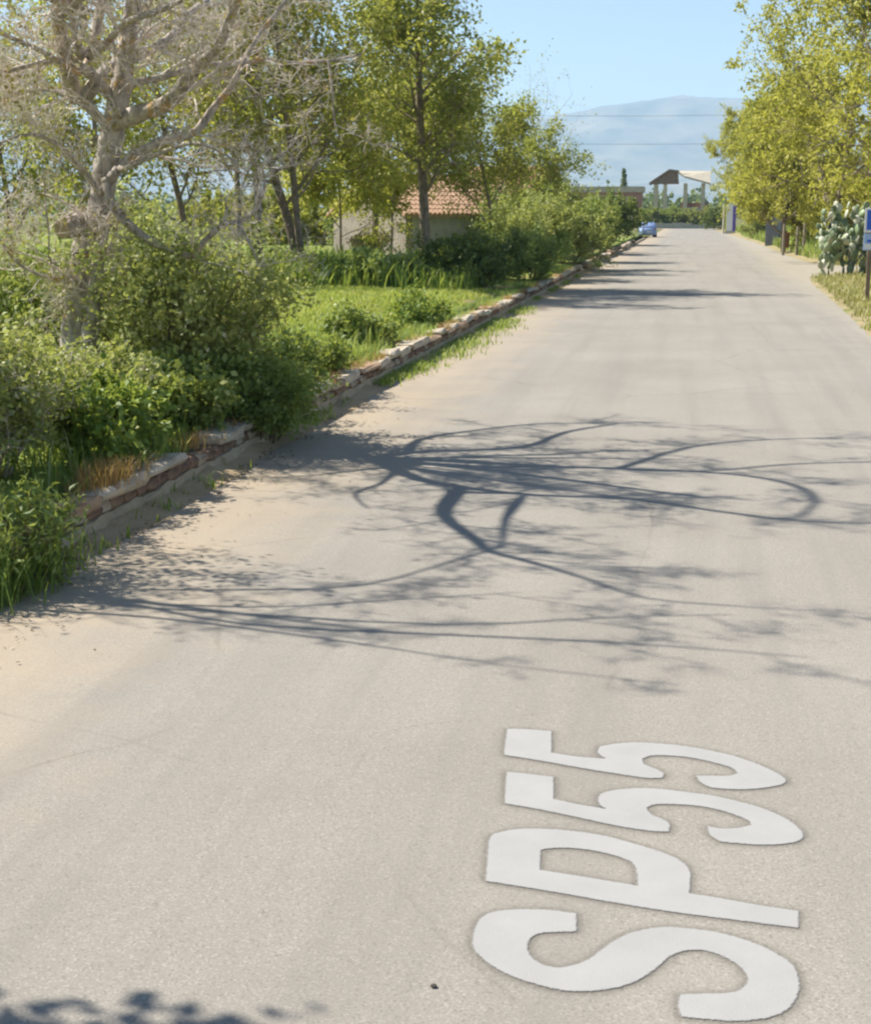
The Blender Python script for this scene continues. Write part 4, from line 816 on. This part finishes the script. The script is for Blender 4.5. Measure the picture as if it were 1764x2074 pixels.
# ------------------------------------------------------------------ far woods before the mountain (one mass)
rs = np.random.RandomState(9); Vc = []; 
for i in range(420):
    x = rs.uniform(-330, 170); yy = rs.uniform(560, 900); h = rs.uniform(5, 13) * (1.5 if rs.rand() < .08 else 1); n = 46
    c = rs.normal(size=(n, 3)); c /= np.linalg.norm(c, axis=1, keepdims=True); c *= rs.uniform(.5, 1, (n, 1)); Vc.append(c * np.array([[h * .5, h * .5, h * .5]]) + np.array([[x, yy, h * .5]]))
C = np.concatenate(Vc); n = len(C); A = rs.normal(size=(n, 3)); A /= np.linalg.norm(A, axis=1, keepdims=True)
obj('far_woods', leaves_mesh('far_woods', C, A, rs.uniform(1.6, 3.4, n), .8, rs, np.clip(rs.normal(.4, .25, n), 0, 1)), 'shrubd', label='far belt of hazy dark trees below the mountain', category='woods', kind='stuff')
cy = thing('cypress_tree', 'slim dark cypress above the long red building', 'tree', (-18.4, 400, -.03)); rs2 = np.random.RandomState(4); m_ = 1400
tt = rs2.uniform(.05, 1, m_); rr = np.sqrt(rs2.uniform(0, 1, m_)) * .85 * np.sin(np.pi * np.clip(tt, .06, .97)) ** .6; aa = rs2.uniform(0, 6.28, m_); C = np.stack([rr * np.cos(aa), rr * np.sin(aa), tt * 13.5], 1); A = rs2.normal(size=(m_, 3)) * .4; A[:, 2] += 1; A /= np.linalg.norm(A, axis=1, keepdims=True)
obj('crown', leaves_mesh('crown', C, A, rs2.uniform(.4, .8, m_), .5, rs2, rs2.uniform(0, .6, m_)), 'shrubd', cy); obj('trunk', cyl_mesh('trunk', (0, 0, 0), (0, 0, 9), .18, .05, 6), 'barkB', cy)

# ------------------------------------------------------------------ blue car parked on the left
M['carblue'] = simple("car_paint_blue", (0.24, 0.33, 0.54), (0.26, 0.35, 0.58), 2, 0.25, 0.0, .01, .6)
M['tyre'] = simple("tyre", (0.02, 0.02, 0.02), (0.035, 0.035, 0.035), 8, .9); M['rim'] = simple("rim", (.4, .4, .42), (.5, .5, .52), 8, .3, metal=.8)
M['redlamp'] = simple("lamp_red", (.35, .02, .02), (.4, .03, .03), 8, .3); M['white'] = simple("white_sheet", (.66, .66, .64), (.74, .74, .72), 3, .6)
M['carglass'] = simple("car_glass", (.30, .40, .45), (.36, .46, .52), 2, .08, 0, .01, .8)
ct = thing('parked_car', 'small blue car parked by the left road edge in the distance', 'car', (-4.7, 158, 0), math.radians(6))
def loft(secs):
    bm = bmesh.new(); R_ = [[bm.verts.new(p) for p in s] for s in secs]; n = len(secs[0])
    for a, b in zip(R_, R_[1:]):
        for k in range(n): bm.faces.new((a[k], a[(k + 1) % n], b[(k + 1) % n], b[k]))
    bm.faces.new(R_[0][::-1]); bm.faces.new(R_[-1]); return bm_mesh('body', bm, True)
def sec(y, w, z0, z1, wt): return [(-w, y, z0), (w, y, z0), (w * 1.02, y, z0 + (z1 - z0) * .55), (wt, y, z1), (-wt, y, z1), (-w * 1.02, y, z0 + (z1 - z0) * .55)]
obj('body', loft([sec(-1.9, .74, .32, .78, .70), sec(-1.8, .80, .24, .92, .74), sec(-1.2, .83, .2, .98, .78), sec(0, .83, .2, .98, .78), sec(1.0, .83, .2, .95, .78), sec(1.75, .80, .24, .82, .72), sec(1.95, .72, .32, .68, .66)]), 'carblue', ct)
obj('cabin', loft([sec(-1.75, .70, .92, 1.02, .66), sec(-1.35, .74, .95, 1.46, .58), sec(-.4, .74, .95, 1.54, .60), sec(.35, .74, .95, 1.46, .58), sec(1.0, .72, .93, 1.0, .68)]), 'carblue', ct)
def pane(pts, nm='window'):
    bm = bmesh.new(); bm.faces.new([bm.verts.new(p) for p in pts]); return obj(nm, bm_mesh(nm, bm, recalc=False), 'carglass', ct)
pane([(-.60, -1.70, 1.04), (.60, -1.70, 1.04), (.52, -1.385, 1.42), (-.52, -1.385, 1.42)], 'rear_window'); pane([(-.60, .96, 1.06), (.60, .96, 1.06), (.52, .40, 1.43), (-.52, .40, 1.43)][::-1], 'windscreen')
for s in (-1, 1):
    pane([(s * .757, -1.2, 1.05), (s * .757, .55, 1.05), (s * .645, .25, 1.42), (s * .645, -1.1, 1.42)], 'side_window')
    for yy in (-1.2, 1.22):
        w_ = obj('wheel', cyl_mesh('wheel', (s * .62, yy, .30), (s * .85, yy, .30), .30, n=16), 'tyre', ct); obj('rim', cyl_mesh('rim', (s * .84, yy, .30), (s * .862, yy, .30), .19, n=12), 'rim', w_)
    obj('tail_light', box_mesh('tail_light', s * .64 - .09, s * .64 + .09, -1.885, -1.79, .70, .90), 'redlamp', ct); obj('mirror', box_mesh('mirror', s * .9 - .08, s * .9 + .08, .55, .65, .98, 1.10), 'carblue', ct)
obj('number_plate', box_mesh('number_plate', -.26, .26, -1.925, -1.90, .52, .64), 'white', ct); obj('bumper', box_mesh('bumper', -.76, .76, -1.96, -1.80, .34, .50, .04), 'carblue', ct)

# ------------------------------------------------------------------ signs
M['blue'] = simple("sign_blue", (.03, .11, .50), (.04, .13, .55), 3, .4, 0); M['lblue'] = simple("sign_pale_blue", (.30, .42, .66), (.38, .50, .72), 4, .5, 0); M['teal'] = simple("sign_teal", (.10, .30, .30), (.14, .36, .35), 4, .5, 0)
M['yellow'] = simple("sign_yellow", (.62, .60, .06), (.68, .66, .10), 3, .5, 0); M['purple'] = simple("sign_purple", (.10, .065, .30), (.13, .085, .36), 3, .5, 0); M['brownpost'] = simple("brown_post", (.15, .105, .07), (.27, .20, .14), 6, .8)
sp = gpt(1753, 612); t = thing('information_sign', 'blue and white information sign on brown posts at the right edge', 'sign', (sp.x, sp.y, 0), math.radians(-4))
obj('post', box_mesh('post', -.03, .09, -.045, .045, -.1, 2.58, .008), 'brownpost', t); obj('post', box_mesh('post', 1.0, 1.12, -.045, .045, -.1, 2.58, .008), 'brownpost', t)
up = obj('upper_panel', box_mesh('upper_panel', -.15, 1.25, -.085, -.05, 1.95, 2.62, .006), 'white', t); obj('blue_field', box_mesh('blue_field', -.09, 1.19, -.095, -.087, 2.02, 2.57), 'blue', up)
lo = obj('lower_panel', box_mesh('lower_panel', -.15, 1.25, -.085, -.05, 1.46, 1.92, .006), 'lblue', t); obj('white_field', box_mesh('white_field', -.12, .16, -.095, -.087, 1.49, 1.64), 'white', lo); obj('teal_field', box_mesh('teal_field', .19, 1.2, -.095, -.087, 1.49, 1.66), 'teal', lo); obj('blue_band', box_mesh('blue_band', -.06, .5, -.095, -.087, 1.68, 1.75), 'blue', lo)
p = ypt(1480, 430, 186); t = thing('totem_sign', 'upright totem sign with yellow, white and purple stripes beside the road', 'sign', (p.x, p.y, verge_z(p.x, p.y) - .05))
obj('base', box_mesh('base', -.65, .65, -.25, .25, 0, .35), 'concrete', t); obj('yellow_stripe', box_mesh('yellow_stripe', -.62, -.48, -.14, .14, .35, 3.5), 'yellow', t); obj('white_panel', box_mesh('white_panel', -.477, .25, -.15, .15, .35, 3.55), 'white', t); obj('purple_panel', box_mesh('purple_panel', .253, .62, -.14, .14, .35, 3.3), 'purple', t)
p = ypt(1466, 430, 184); t = thing('slim_post', 'slim pale post just left of the totem sign', 'post', (p.x, p.y, verge_z(p.x, p.y) - .05)); obj('shaft', cyl_mesh('shaft', (0, 0, 0), (0, 0, 3.3), .13, .11, 8), 'cream', t); obj('cap', cyl_mesh('cap', (0, 0, 3.3), (0, 0, 3.42), .17, .10, 8), 'cream', t)
p = ypt(1273, 430, 150); t = thing('road_sign', 'small pale road sign beside the parked blue car', 'sign', (p.x, p.y, bank_z(p.x, p.y) - .05)); obj('post', cyl_mesh('post', (0, 0, 0), (0, 0, 2.0), .035, n=8), 'pole', t); obj('plate', box_mesh('plate', -.36, .36, -.06, -.035, 1.15, 2.15, .01), 'white', t); obj('field', box_mesh('field', -.3, .3, -.07, -.062, 1.2, 1.5), 'lblue', t)

# ------------------------------------------------------------------ gate by the driveway
M['rusty'] = simple("rusty_metal", (.13, .055, .03), (.27, .13, .075), 6, .85); M['oldwood'] = simple("old_wood", (.20, .165, .12), (.36, .31, .23), 7, .9); M['darkpanel'] = simple("dark_panel", (.15, .16, .18), (.22, .225, .24), 3, .6)
p = ypt(1597, 430, 92); t = thing('rusty_gate', 'rusty metal gate between weathered wooden posts on the right verge', 'gate', (p.x, p.y, verge_z(p.x, p.y) - .05), math.radians(20))
for x, h in ((-.25, 1.9), (.62, 1.75), (1.05, 2.0)): obj('post', cyl_mesh('post', (x, 0, 0), (x + .03, 0, h), .10, .085, 8), 'oldwood', t)
for k in range(2): obj('panel', box_mesh('panel', -.14 + k * .14, -.01 + k * .14, -.03, .0, .5, 1.5 - .12 * (k % 2)), 'rusty', t)
for z in (.6, 1.2): obj('rail', box_mesh('rail', -.2, 1.0, .003, .04, z, z + .07), 'rusty', t)
p = ypt(1560, 430, 118); t = thing('steel_container', 'dark grey metal shed wall half hidden by the golden trees', 'shed', (p.x, p.y, verge_z(p.x, p.y) - .1), math.radians(-8))
obj('body', box_mesh('body', -.3, .65, 0, 2.2, 0, 2.7), 'darkpanel', t); obj('roof', box_mesh('roof', -.38, .73, -.1, 2.3, 2.7, 2.82), 'darkpanel', t)
for k in range(2): obj('rib', box_mesh('rib', -.15 + k * .4, -.03 + k * .4, -.05, -.003, .1, 2.6), 'darkpanel', t)

# ------------------------------------------------------------------ prickly pear
def cactus_material():
    m, n, l = nt("cactus_pad"); tc = n.new("ShaderNodeTexCoord").outputs["Object"]; oi = n.new("ShaderNodeObjectInfo")
    r = ramp(n, [(0.0, (.07, .10, .045)), (.45, (.20, .27, .13)), (.75, (.36, .39, .25)), (1.0, (.58, .57, .46))]); l.new(oi.outputs["Random"], r.inputs[0])
    c = mixc(n, l, maprange(n, l, noise(n, l, tc, 3.0, 4), .55, .7, 0, .5), r.outputs[0], (.50, .47, .34))
    return finish(m, n, l, c, .45, noise(n, l, tc, 18, 2), .3, .02, .45)
M['cactus'] = cactus_material(); rng = random.Random(66)
bm = bmesh.new(); bmesh.ops.create_uvsphere(bm, u_segments=10, v_segments=6, radius=1.0)
for v in bm.verts:
    z = v.co.z; v.co = Vector((v.co.x * (.40 + .06 * z), v.co.y * .12, z * .5 + .5))
padme = bm_mesh('pad', bm, True); padme.materials.append(M['cactus'])
cp = gpt(1712, 562); t = thing('prickly_pear', 'tall prickly pear cactus with pale flat pads beside the sign', 'cactus', (cp.x, cp.y, verge_z(cp.x, cp.y) - .05))
count = 0
def pad(base, up_, face, size, depth):
    global count
    if count >= 290: return
    count += 1; o = obj('pad', padme, None, t); x = up_.cross(face).normalized(); y = x.cross(up_) * -1
    Mx = Matrix((x, y, up_)).transposed().to_4x4(); Mx.translation = base - up_ * .03; o.matrix_local = Mx @ Matrix.Diagonal((size, size, size, 1))
    if depth <= 0: return
    for _ in range(rng.choice((1, 2, 2))):
        a = rng.uniform(-1.0, 1.0); q = base + up_ * (size * (.5 + .48 * math.cos(a))) + x * (size * .40 * math.sin(a)); d = (up_ * math.cos(a * .8) + x * math.sin(a * .8) + rdir(rng) * .7 + Vector((-.28 * q.x, 0, .25))).normalized(); d.z = max(d.z, .12); d.normalize()
        f = (face + rdir(rng) * 2.2).normalized(); f = (f - d * f.dot(d)).normalized(); pad(q, d, f, size * rng.uniform(.84, 1.04), depth - 1)
for k in range(34):
    zz = ((k * 7 % 34) / 34) ** 1.3 * 1.9; bx_ = rng.uniform(-.95, .95) * (1 - .2 * zz); pad(Vector((bx_, rng.uniform(-.45, .5), zz)), Vector((bx_ * .35 + rng.uniform(-.2, .2), rng.uniform(-.2, .2), 1)).normalized(), rdir(rng).cross(Vector((0, 0, 1))).normalized(), rng.uniform(.32, .44), 3)

# ------------------------------------------------------------------ air between here and the mountains
hb = bmesh.new(); box(hb, -13000, 8500, -80, 16000, -1.2, 790); hz = obj('haze', bm_mesh('haze', hb), None, kind='stuff', label='pale haze in the air towards the mountains', category='haze')
m, n, l = nt("haze_air"); pv = n.new("ShaderNodeVolumePrincipled"); pv.inputs["Color"].default_value = (.52, .73, 1.0, 1); pv.inputs["Density"].default_value = 0.00012; pv.inputs["Anisotropy"].default_value = .1
oo = n.new("ShaderNodeOutputMaterial"); l.new(pv.outputs[0], oo.inputs["Volume"]); hz.data.materials.append(m)
